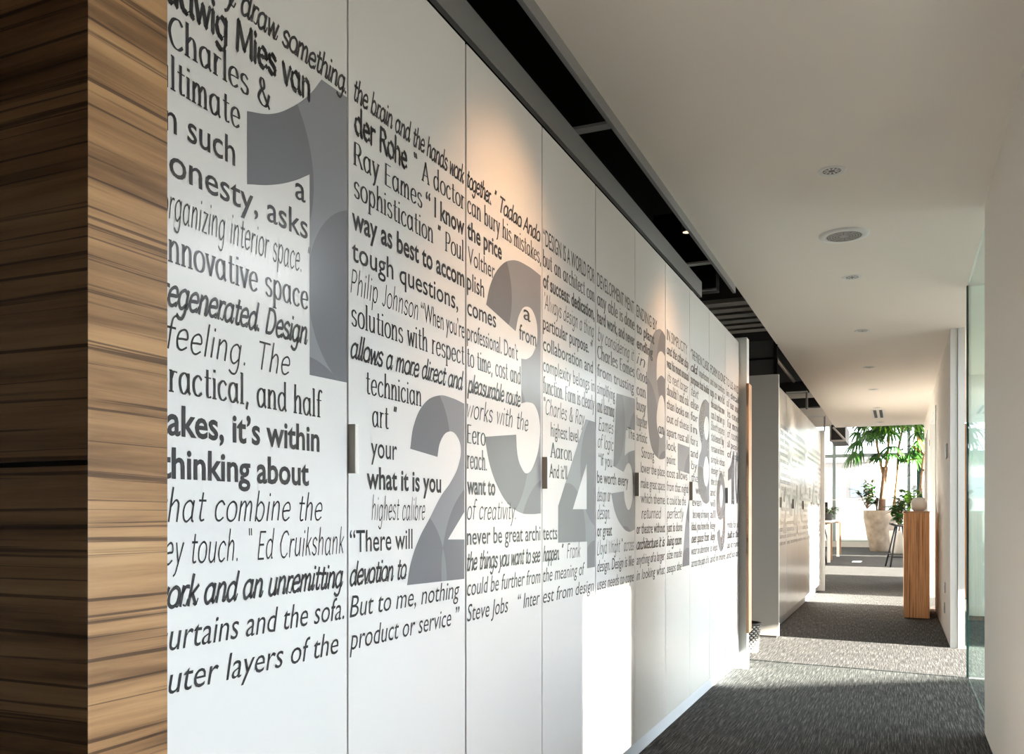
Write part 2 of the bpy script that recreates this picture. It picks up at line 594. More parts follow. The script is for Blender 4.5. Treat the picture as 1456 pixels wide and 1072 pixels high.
def catmull(pts, step=5, closed=False):
    if len(pts) < 3:
        return [Vector(p) for p in pts]
    P = [Vector(p) for p in pts]
    n = len(P)
    out = []
    rng = range(n if closed else n - 1)
    for i in rng:
        if closed:
            p0, p1, p2, p3 = P[(i - 1) % n], P[i], P[(i + 1) % n], P[(i + 2) % n]
        else:
            p0, p1, p2, p3 = P[max(i - 1, 0)], P[i], P[i + 1], P[min(i + 2, n - 1)]
        for s in range(step):
            t = s / step
            out.append(0.5 * ((2 * p1) + (p2 - p0) * t + (2 * p0 - 5 * p1 + 4 * p2 - p3) * t * t + (3 * p1 - p0 - 3 * p2 + p3) * t ** 3))
    out.append(P[0] if closed else P[-1])
    return out


# skeleton letters: x-height 1, ascender 1.6, capitals 1.45, descender -0.55
_BOWL_L = 's .75,.78 .45,1 .12,.82 .04,.45 .18,.08 .42,0 .75,.28'
_BOWL_R = 's .12,.74 .42,1 .72,.84 .82,.5 .7,.1 .42,0 .12,.24'
GLYPH = {
    'a': (.98, [_BOWL_L, 'l .75,1 .75,.14 .88,0']), 'b': (.95, ['l .12,1.6 .12,0', _BOWL_R]),
    'c': (.82, ['s .72,.82 .45,1 .13,.8 .05,.45 .18,.1 .45,0 .74,.16']), 'd': (.98, [_BOWL_L, 'l .75,1.6 .75,.14 .88,0']),
    'e': (.86, ['s .06,.5 .4,.54 .74,.58 .66,.9 .42,1 .12,.8 .05,.42 .2,.08 .45,0 .76,.17']),
    'f': (.6, ['s .66,1.5 .48,1.6 .3,1.45 .26,1.1 .26,.5 .26,0', 'l 0,1 .56,1']),
    'g': (.95, [_BOWL_L, 's .75,1 .75,.4 .75,-.15 .62,-.5 .35,-.55 .08,-.4']),
    'h': (.92, ['l .12,1.6 .12,0', 's .12,.68 .42,1 .66,.88 .72,.55 .72,.3 .72,0']), 'i': (.32, ['l .13,1 .13,0', 'l .13,1.36 .13,1.46']),
    'j': (.36, ['s .2,1 .2,.4 .2,-.2 .08,-.5 -.1,-.5', 'l .2,1.36 .2,1.46']), 'k': (.8, ['l .12,1.6 .12,0', 'l .68,1 .14,.42', 'l .3,.58 .72,0']),
    'l': (.32, ['l .13,1.6 .13,0']), 'm': (1.32, ['l .1,1 .1,0', 's .1,.68 .36,1 .55,.88 .6,.55 .6,.3 .6,0', 's .6,.68 .86,1 1.05,.88 1.1,.55 1.1,.3 1.1,0']),
    'n': (.92, ['l .12,1 .12,0', 's .12,.68 .42,1 .66,.88 .72,.55 .72,.3 .72,0']), 'o': (.92, ['c .45,1 .13,.82 .04,.5 .15,.14 .45,0 .75,.14 .85,.5 .76,.84']),
    'p': (.95, ['l .12,1 .12,-.55', _BOWL_R]), 'q': (.95, [_BOWL_L, 'l .75,1 .75,-.55']), 'r': (.62, ['l .12,1 .12,0', 's .12,.62 .3,.95 .58,.96']),
    's': (.72, ['s .62,.85 .36,1 .1,.86 .12,.62 .38,.5 .62,.34 .58,.08 .32,0 .05,.15']), 't': (.6, ['s .26,1.38 .26,.8 .26,.22 .36,.02 .58,.06', 'l .02,1 .56,1']),
    'u': (.92, ['s .1,1 .1,.6 .12,.2 .34,0 .6,.12 .72,.34', 'l .72,1 .72,0']), 'v': (.74, ['l .02,1 .36,0 .7,1']), 'w': (1.12, ['l .02,1 .28,0 .54,.92 .8,0 1.06,1']),
    'x': (.72, ['l .04,1 .66,0', 'l .66,1 .04,0']), 'y': (.76, ['l .02,1 .38,.02', 's .72,1 .52,.45 .36,0 .2,-.42 .02,-.55']), 'z': (.72, ['l .06,1 .64,1 .06,0 .66,0']),
    'A': (1.1, ['l .02,0 .52,1.45 1.02,0', 'l .2,.48 .84,.48']), 'B': (1.0, ['l .14,1.45 .14,0', 's .14,1.45 .6,1.42 .74,1.1 .55,.8 .14,.77', 's .14,.77 .66,.74 .86,.4 .66,.04 .14,0']),
    'C': (1.1, ['s 1,1.25 .72,1.45 .3,1.3 .06,.75 .28,.14 .7,0 1.02,.22']), 'D': (1.15, ['l .14,1.45 .14,0', 's .14,1.45 .7,1.38 1.02,.75 .72,.08 .14,0']),
    'E': (.9, ['l .14,1.45 .14,0', 'l .14,1.45 .8,1.45', 'l .14,.76 .68,.76', 'l .14,0 .82,0']), 'F': (.85, ['l .14,1.45 .14,0', 'l .14,1.45 .8,1.45', 'l .14,.76 .66,.76']),
    'G': (1.15, ['s 1,1.25 .72,1.45 .3,1.3 .06,.75 .28,.14 .7,0 1.02,.2', 'l 1.02,.2 1.02,.68 .7,.68']), 'H': (1.15, ['l .14,1.45 .14,0', 'l 1,1.45 1,0', 'l .14,.76 1,.76']),
    'I': (.42, ['l .2,1.45 .2,0']), 'J': (.66, ['s .5,1.45 .5,.9 .5,.25 .3,0 .04,.14']), 'K': (1.0, ['l .14,1.45 .14,0', 'l .9,1.45 .16,.66', 'l .4,.9 .95,0']),
    'L': (.86, ['l .14,1.45 .14,0 .8,0']), 'M': (1.4, ['l .12,0 .18,1.45 .7,.2 1.22,1.45 1.28,0']), 'N': (1.18, ['l .14,0 .14,1.45 1,0 1,1.45']),
    'O': (1.25, ['c .62,1.45 .22,1.25 .05,.72 .22,.18 .62,0 1.02,.18 1.18,.72 1.02,1.25']), 'P': (.95, ['l .14,1.45 .14,0', 's .14,1.45 .66,1.4 .86,1.06 .62,.7 .14,.66']),
    'R': (1.05, ['l .14,1.45 .14,0', 's .14,1.45 .62,1.42 .82,1.08 .6,.76 .14,.72', 'l .5,.74 .98,0']), 'S': (.9, ['s .78,1.25 .45,1.45 .14,1.25 .16,.9 .46,.74 .78,.5 .74,.12 .42,0 .08,.2']),
    'T': (1.0, ['l .5,1.45 .5,0', 'l .02,1.45 .98,1.45']), 'U': (1.12, ['s .14,1.45 .14,.8 .18,.2 .55,0 .92,.2 .98,.8 .98,1.45']), 'V': (1.05, ['l .03,1.45 .52,0 1.02,1.45']),
    'W': (1.5, ['l .03,1.45 .38,0 .75,1.35 1.12,0 1.47,1.45']), 'Y': (1.0, ['l .02,1.45 .5,.7 .98,1.45', 'l .5,.7 .5,0']),
    ',': (.36, ['l .2,.12 .08,-.25']), '.': (.34, ['l .14,.0 .14,.1']), ':': (.34, ['l .14,0 .14,.1', 'l .14,.75 .14,.85']), '’': (.34, ['l .18,1.6 .1,1.3']), '‘': (.34, ['l .1,1.6 .18,1.3']),
    '“': (.6, ['l .1,1.6 .2,1.28', 'l .36,1.6 .46,1.28']), '”': (.6, ['l .2,1.6 .1,1.28', 'l .46,1.6 .36,1.28']), '&': (1.2, ['s 1.1,.75 .85,.1 .45,0 .1,.3 .3,.72 .62,1.02 .55,1.4 .35,1.42 .26,1.15 .5,.75 1.12,0']), ' ': (.5, []),
}
SERIF_FEET = {  # stem ends that carry a serif: x, y, half width
    'b': [(.12, 1.6, .12)], 'd': [(.75, 1.6, .12)], 'f': [(.26, 0, .2)], 'h': [(.12, 0, .2), (.72, 0, .2), (.12, 1.6, .12)], 'i': [(.13, 0, .2), (.08, 1, .12)], 'k': [(.12, 0, .2), (.7, 0, .18), (.66, 1, .18)],
    'l': [(.13, 0, .2), (.08, 1.6, .12)], 'm': [(.1, 0, .18), (.6, 0, .18), (1.1, 0, .18)], 'n': [(.12, 0, .2), (.72, 0, .2), (.08, 1, .12)], 'p': [(.12, -.55, .2)], 'q': [(.75, -.55, .2)], 'r': [(.12, 0, .2), (.08, 1, .12)],
    'u': [(.06, 1, .12), (.68, 1, .12)], 'v': [(.04, 1, .17), (.68, 1, .17)], 'w': [(.04, 1, .17), (1.04, 1, .17)], 'x': [(.06, 1, .17), (.64, 1, .17), (.06, 0, .17), (.66, 0, .17)], 'y': [(.04, 1, .17), (.7, 1, .17)],
    'A': [(.04, 0, .2), (1.0, 0, .2)], 'R': [(.14, 0, .2), (.98, 0, .15)], 'P': [(.14, 0, .22)], 'I': [(.2, 0, .22), (.2, 1.45, .22)], 'F': [(.14, 0, .22)], 'V': [(.06, 1.45, .2), (1.0, 1.45, .2)], 'T': [(.5, 0, .22)],
}
# nib: ribbon half width, extra broad-nib half width, nib angle, slant, italic swing, smooth steps
NIB = {
    'S': dict(t=.035, w=.075, a=0, sl=0.0, step=5, h=.0335, serif=True),
    'G': dict(t=.022, w=.15, a=42, sl=0.03, step=1, h=.036, serif=False),
    'P': dict(t=.085, w=.035, a=35, sl=.30, step=5, h=.031, serif=False),
    'Q': dict(t=.045, w=.02, a=35, sl=.22, step=5, h=.034, serif=False),
}


class Ink:
    def __init__(self):
        self.v, self.f = [], []

    def quadstrip(self, L, R):
        o = len(self.v)
        n = len(L)
        self.v += L + R
        for i in range(n - 1):
            self.f.append((o + i, o + i + 1, o + n + i + 1, o + n + i))

    def stroke(self, pts, nib):
        n = len(pts)
        if n < 2:
            return
        nv = Vector((math.cos(math.radians(nib['a'])), math.sin(math.radians(nib['a'])), 0)) * nib['w']
        L, R = [], []
        for i in range(n):
            t = pts[min(i + 1, n - 1)] - pts[max(i - 1, 0)]
            if t.length < 1e-6:
                t = Vector((0, 1, 0))
            t.normalize()
            nn = Vector((-t.y, t.x, 0))
            w = nib['t'] + abs(nn.dot(nv))
            k = 1.0
            if 0 < i < n - 1:
                a, b = (pts[i] - pts[i - 1]), (pts[i + 1] - pts[i])
                if a.length > 1e-6 and b.length > 1e-6:
                    k = min(1.5, 1 / max(.5, math.cos(a.angle(b) / 2)))
            e = Vector((0, 0, 0))
            if i == 0:
                e = -t * nib['t'] * .7
            if i == n - 1:
                e = t * nib['t'] * .7
            L.append(pts[i] + nn * w * k + e)
            R.append(pts[i] - nn * w * k + e)
        self.quadstrip(L, R)


def parse(s):
    kind, *pts = s.split()
    return kind, [Vector((float(p.split(',')[0]), float(p.split(',')[1]), 0)) for p in pts]


def drawn_text(text, style, y0, y1, zb, ink):
    nib = NIB[style]
    h = nib['h']
    tmp = Ink()
    x = 0.0
    gap = .16 if style in 'SQ' else .05
    prev_end = None
    rnd = random.Random(text)
    for ch in text:
        adv, strokes = GLYPH.get(ch, GLYPH['x'])
        dy = rnd.uniform(-.03, .03) if style in 'PQ' else 0
        parts = []
        for s in strokes:
            kind, pts = parse(s)
            if kind == 'l' and len(pts) > 2 and style != 'Q':
                parts += [('l', [p, q]) for p, q in zip(pts[:-1], pts[1:])]
            elif style == 'G' and kind != 'l':
                ring = pts + pts[:1] if kind == 'c' else pts
                parts += [('l', [p, q]) for p, q in zip(ring[:-1], ring[1:])]
            else:
                parts.append((kind, pts))
        for kind, pts in parts:
            if kind == 's':
                pts = catmull(pts, nib['step'])
            elif kind == 'c':
                pts = catmull(pts, nib['step'], True)
            elif style in 'PQ' and len(pts) == 3:
                pts = catmull(pts, 3)
            pts = [Vector((x + p.x + nib['sl'] * p.y, p.y + dy, 0)) for p in pts]
            if style == 'G':                                    # diamond ends of a broad pen
                for e in (pts[0], pts[-1]):
                    o_ = len(tmp.v)
                    tmp.v += [e + Vector((0, .17, 0)), e + Vector((.15, 0, 0)), e + Vector((0, -.17, 0)), e + Vector((-.15, 0, 0))]
                    tmp.f.append((o_, o_ + 3, o_ + 2, o_ + 1))
            tmp.stroke(pts, nib)
        if style == 'P' and ch.isalpha() and ch.islower():      # joining hair stroke
            tmp.stroke(catmull([Vector((x + adv - .28, .06, 0)), Vector((x + adv - .06, .0, 0)), Vector((x + adv + .12, .3, 0))], 4), dict(t=.05, w=0, a=0))
        if nib['serif']:
            for (sx, sy, hw) in SERIF_FEET.get(ch, []):
                c = x + sx
                tmp.quadstrip([Vector((c - hw, sy + .05, 0)), Vector((c + hw, sy + .05, 0))], [Vector((c - hw, sy - .03, 0)), Vector((c + hw, sy - .03, 0))])
        x += adv + gap
    if not tmp.v:
        return
    a = min(p.x for p in tmp.v)
    b = max(p.x for p in tmp.v)
    sx = (y1 - y0) / (b - a)
    o = len(ink.v)
    ink.v += [(y0 + (p.x - a) * sx, zb + p.y * h) for p in tmp.v]
    ink.f += [tuple(i + o for i in f) for f in tmp.f]


SANS = {'N': dict(off=.006, shear=0, h=.0345), 'B': dict(off=.022, shear=0, h=.035), 'T': dict(off=-.004, shear=0, h=.0355), 'I': dict(off=-.002, shear=.22, h=.034), 'C': dict(off=-.002, shear=0, h=.040)}


def sans_text(text, style, y0, y1, zb, ink):
    st = SANS[style]
    cu = bpy.data.curves.new('line', 'FONT')
    cu.body = text
    cu.size = 1.0
    cu.shear = st['shear']
    cu.offset = st['off']
    cu.fill_mode = 'FRONT'
    cu.resolution_u = 3
    o = bpy.data.objects.new('line', cu)
    COL.objects.link(o)
    dg = bpy.context.evaluated_depsgraph_get()
    me = o.evaluated_get(dg).to_mesh()
    vs = [v.co.copy() for v in me.vertices]
    fs = [tuple(p.vertices) for p in me.polygons]
    o.evaluated_get(dg).to_mesh_clear()
    bpy.data.objects.remove(o)
    bpy.data.curves.remove(cu)
    if not vs:
        return
    a = min(p.x for p in vs)
    b = max(p.x for p in vs)
    sx = (y1 - y0) / (b - a)
    sy = st['h'] / .50
    k = len(ink.v)
    ink.v += [(y0 + (p.x - a) * sx, zb + p.y * sy) for p in vs]
    ink.f += [tuple(i + k for i in f) for f in fs]


def flat_on_door(name, ink, dx, mat, parent):
    """vinyl on the door face: outline in (along wall, height) laid on the door, facing the corridor"""
    base = Vector(BASE[parent.name])
    me = bpy.data.meshes.new(name)
    me.from_pydata([tuple(Vector((LW + dx, y, z)) - base) for (y, z) in ink.v], [], ink.f)
    me.update()
    bm = bmesh.new()
    bm.from_mesh(me)
    bm.normal_update()
    for f in bm.faces:
        if f.normal.x < 0:
            f.normal_flip()
    bm.to_mesh(me)
    bm.free()
    me.materials.append(mat)
    o = bpy.data.objects.new(name, me)
    COL.objects.link(o)
    o.parent = parent
    BASE[o.name] = tuple(base)
    return o


def numeral_ink(loops, y_left):
    cu = bpy.data.curves.new('outline', 'CURVE')
    cu.dimensions = '2D'
    cu.fill_mode = 'BOTH'
    cu.resolution_u = 8
    for loop in loops:
        sp = cu.splines.new('BEZIER')
        sp.bezier_points.add(len(loop) - 1)
        for bp, (y, z, smooth) in zip(sp.bezier_points, loop):
            bp.co = (y_left + y, z, 0)
            bp.handle_left_type = bp.handle_right_type = 'AUTO' if smooth else 'VECTOR'
        sp.use_cyclic_u = True
    o = bpy.data.objects.new('outline', cu)
    COL.objects.link(o)
    dg = bpy.context.evaluated_depsgraph_get()
    me = o.evaluated_get(dg).to_mesh()
    ink = Ink()
    ink.v = [(v.co.x, v.co.y) for v in me.vertices]
    ink.f = [tuple(p.vertices) for p in me.polygons]
    o.evaluated_get(dg).to_mesh_clear()
    bpy.data.objects.remove(o)
    bpy.data.curves.remove(cu)
    return ink


# lines of lettering per door: row from the top, style, words, start and end along the door (m)
LETTERING = {
    1: [(0, 'P', 'y draw something.', 0.183, 0.554), (1, 'G', 'Ludwig Mies van', 0.02, 0.429), (2, 'S', 'Charles &', 0.054, 0.306), (3, 'S', 'ultimate', 0.03, 0.224), (4, 'N', 'in such', 0.033, 0.211), (4, 'N', 'a', 0.38, 0.413), (5, 'N', 'honesty, asks', 0.021, 0.42), (6, 'Q', 'organizing interior space. ”', 0.039, 0.429), (7, 'S', 'innovative space', 0.042, 0.422), (8, 'P', 'regenerated. Design', 0.036, 0.42), (9, 'Q', 'feeling. The', 0.052, 0.365), (10, 'S', 'practical, and half', 0.026, 0.469), (11, 'B', 'takes, it’s within', 0.029, 0.459), (12, 'B', 'thinking about', 0.036, 0.424), (13, 'Q', 'that combine the', 0.036, 0.469), (14, 'Q', 'they touch. “ Ed Cruikshank', 0.009, 0.546), (15, 'P', 'work and an unremitting', 0.024, 0.543), (16, 'I', 'curtains and the sofa.', 0.03, 0.546), (17, 'I', 'outer layers of the', 0.017, 0.525)],
    2: [(0, 'P', 'the brain and the hands work', 0.022, 0.55), (1, 'G', 'der Rohe', 0.022, 0.248), (1, 'S', '“ A doctor', 0.278, 0.55), (2, 'S', 'Ray Eames', 0.02, 0.32), (2, 'B', '“ I know', 0.337, 0.55), (3, 'S', 'sophistication ” Poul', 0.022, 0.546), (4, 'B', 'way as best to accom', 0.014, 0.55), (5, 'N', 'tough questions,', 0.014, 0.513), (6, 'Q', 'Philip Johnson', 0.009, 0.299), (6, 'T', '“When you’re', 0.313, 0.55), (7, 'S', 'solutions with respect', 0.012, 0.55), (8, 'P', 'allows a more direct and', 0.009, 0.546), (9, 'S', 'technician', 0.069, 0.316), (10, 'S', 'art ”', 0.094, 0.2), (11, 'N', 'your', 0.089, 0.2), (12, 'B', 'what it is you', 0.072, 0.418), (13, 'Q', 'highest calibre', 0.092, 0.334), (14, 'N', '“There will', 0.006, 0.272), (15, 'P', 'devotion to', 0.004, 0.245), (16, 'I', 'But to me, nothing', 0.004, 0.521), (17, 'I', 'product or service ”', 0.004, 0.521)],
    3: [(0, 'P', 'together. ”', 0.007, 0.2), (0, 'P', 'Tadao Ando', 0.224, 0.542), (1, 'S', 'can bury his mistakes,', 0.007, 0.548), (2, 'B', 'the price', 0.007, 0.235), (3, 'T', 'Volther', 0.011, 0.185), (4, 'N', 'plish', 0.003, 0.114), (4, 'N', 'a', 0.4, 0.458), (5, 'N', 'comes', 0.007, 0.195), (5, 'N', 'from', 0.367, 0.506), (6, 'T', 'professional. Don’t', 0.007, 0.356), (7, 'S', 'to time, cost and', 0.007, 0.378), (8, 'P', 'pleasurable route', 0.007, 0.378), (9, 'Q', 'works with the', 0.007, 0.44), (10, 'S', 'Eero', 0.007, 0.123), (11, 'S', 'reach.', 0.003, 0.132), (12, 'B', 'want to', 0.003, 0.19), (13, 'Q', 'of creativity.', 0.003, 0.339), (14, 'N', 'never be great archi', -0.002, 0.542), (15, 'P', 'the things you want to see', 0.003, 0.542), (16, 'I', 'could be further from', 0.003, 0.542), (17, 'I', 'Steve Jobs', -0.002, 0.281), (17, 'I', '“ Inter', 0.356, 0.536)],
    4: [(0, 'C', '“DESIGN IS A WORLD FOR', 0.007, 0.544), (1, 'S', 'but an architect can', 0.0, 0.544), (2, 'B', 'of success: dedication,', 0.0, 0.544), (3, 'Q', '‘Always design a thing', 0.019, 0.536), (4, 'N', 'particular purpose. ”', 0.0, 0.519), (5, 'N', 'collaboration and', 0.0, 0.527), (6, 'T', 'complexity belongs in', 0.0, 0.544), (7, 'S', 'function. Form is clearly', 0.0, 0.544), (8, 'Q', '“Charles & Ray', 0.013, 0.428), (9, 'T', 'highest level', 0.078, 0.356), (10, 'S', 'Aaron', 0.071, 0.288), (11, 'N', 'And it’ll', 0.064, 0.236), (14, 'N', 'tects', 0.0, 0.138), (15, 'P', 'happen. ”', 0.0, 0.201), (15, 'Q', 'Frank', 0.236, 0.38), (16, 'I', 'the meaning of', 0.0, 0.428), (17, 'I', 'est from design', 0.0, 0.536)],
    5: [(0, 'C', 'DEVELOPMENT MENT', 0.018, 0.538), (1, 'S', 'any able is done', 0.018, 0.549), (2, 'B', 'hard work, and never', 0.018, 0.549), (3, 'Q', 'by considering it', 0.027, 0.538), (4, 'S', 'Charles Eames', 0.018, 0.549), (5, 'N', 'from trusting', 0.018, 0.538), (6, 'T', 'simplifying', 0.018, 0.251), (7, 'S', 'and learning', 0.018, 0.241), (8, 'Q', 'Eames', 0.036, 0.232), (8, 'T', '“The', 0.416, 0.549), (9, 'Q', 'of logic', 0.027, 0.232), (10, 'T', '“If you', 0.036, 0.212), (11, 'N', 'be worth every', 0.018, 0.449), (12, 'Q', 'design or', 0.018, 0.193), (13, 'Q', 'design.', 0.018, 0.183), (14, 'N', 'or great', 0.018, 0.212), (15, 'Q', 'Lloyd Wright “ across', 0.018, 0.538), (16, 'I', 'design. Design is like', 0.018, 0.538), (17, 'I', 'uses needs to cope', 0.018, 0.538)],
    6: [(0, 'C', 'ENDING BY', 0.023, 0.388), (1, 'B', 'to plant', 0.023, 0.334), (2, 'B', 'ending', 0.023, 0.308), (3, 'Q', 'in', 0.023, 0.167), (4, 'S', 'Good', 0.023, 0.204), (5, 'S', 'can', 0.023, 0.179), (6, 'S', 'busy', 0.023, 0.179), (7, 'S', 'together', 0.023, 0.204), (7, 'S', 'an', 0.415, 0.529), (8, 'T', 'artistic', 0.023, 0.204), (9, 'T', 'Strong', 0.106, 0.334), (10, 'T', 'lower the place', 0.094, 0.543), (11, 'T', 'make great space', 0.094, 0.543), (12, 'T', 'which theme', 0.094, 0.543), (13, 'Q', 'returned', 0.106, 0.471), (14, 'N', 'or theatre without', 0.023, 0.543), (15, 'P', 'architecture it is', 0.023, 0.543), (16, 'I', 'anything of a larger', 0.023, 0.543), (17, 'I', 'in looking what', 0.023, 0.543)],
    7: [(0, 'C', 'IN SIMPLICITY', 0.027, 0.499), (1, 'P', 'and the other day', 0.027, 0.535), (2, 'B', 'was his most unusual', 0.027, 0.535), (3, 'Q', 'its next larger', 0.042, 0.517), (4, 'S', 'shouldn’t and ask', 0.027, 0.535), (5, 'N', 'than looks on', 0.027, 0.535), (6, 'T', 'out of these', 0.027, 0.535), (7, 'T', 'apart rest all', 0.027, 0.535), (8, 'T', 'look', 0.027, 0.228), (9, 'T', 'point', 0.027, 0.212), (10, 'T', 'cost allows', 0.027, 0.499), (11, 'T', 'from that night', 0.027, 0.517), (12, 'T', 'it could be the', 0.027, 0.463), (13, 'Q', 'perfectly', 0.027, 0.411), (14, 'N', 'just is done', 0.027, 0.377), (15, 'P', 'living room', 0.027, 0.36), (16, 'I', 'size made', 0.027, 0.36), (17, 'I', 'seeps the', 0.027, 0.36)],
    8: [(0, 'C', '“THE FINE IN CLASSIC', 0.029, 0.555), (1, 'P', 'old', 0.029, 0.22), (1, 'T', 'imperfections', 0.26, 0.555), (2, 'B', 'purpose that builds', 0.029, 0.555), (3, 'Q', 'text', 0.048, 0.24), (4, 'S', 'else', 0.029, 0.24), (5, 'N', 'for', 0.029, 0.22), (6, 'N', 'in', 0.029, 0.2), (7, 'T', 'for a', 0.029, 0.22), (8, 'T', 'and', 0.029, 0.22), (9, 'T', 'by', 0.048, 0.2), (10, 'T', 'the', 0.048, 0.22), (11, 'T', 'we', 0.161, 0.28), (12, 'T', 'even', 0.066, 0.321), (13, 'T', 'be a way of making', 0.085, 0.555), (14, 'N', 'ideal, you have the', 0.048, 0.555), (15, 'P', 'over space from', 0.048, 0.555), (16, 'I', 'water an alternative', 0.048, 0.555), (17, 'I', 'across the path of it', 0.048, 0.555)],
    9: [(0, 'C', 'FORM IS ONE', 0.039, 0.553), (1, 'T', 'and new comforts', 0.039, 0.527), (2, 'S', 'up a world', 0.039, 0.527), (3, 'B', 'the same that now', 0.062, 0.527), (4, 'S', 'can it and we go', 0.062, 0.527), (5, 'Q', 'Ellsworth sequence', 0.062, 0.527), (6, 'S', 'statement by', 0.062, 0.5), (7, 'T', 'remain in form', 0.062, 0.5), (8, 'T', 'simple ideas', 0.062, 0.527), (9, 'T', 'design for it', 0.062, 0.527), (10, 'T', 'the shape', 0.062, 0.372), (11, 'T', 'and', 0.039, 0.201), (12, 'T', 'will', 0.039, 0.201), (13, 'T', 'all', 0.039, 0.201), (14, 'N', 'key', 0.039, 0.201), (15, 'P', 'key', 0.039, 0.201), (16, 'I', 'is kept', 0.039, 0.274), (17, 'I', 'and in more', 0.039, 0.553)],
    10: [(0, 'C', 'TO US AND', 0.019, 0.539), (1, 'T', 'in detail', 0.046, 0.539), (2, 'S', 'of our use', 0.046, 0.539), (3, 'S', 'is one', 0.073, 0.539), (4, 'S', 'for more', 0.073, 0.539), (5, 'Q', 'of rooms', 0.073, 0.539), (6, 'T', 'all people', 0.073, 0.539), (7, 'T', 'of use', 0.073, 0.539), (14, 'T', 'made for us', 0.073, 0.539), (15, 'P', 'built in the', 0.073, 0.539), (16, 'I', 'as it runs', 0.073, 0.539), (17, 'I', 'and so on', 0.046, 0.539)],
}
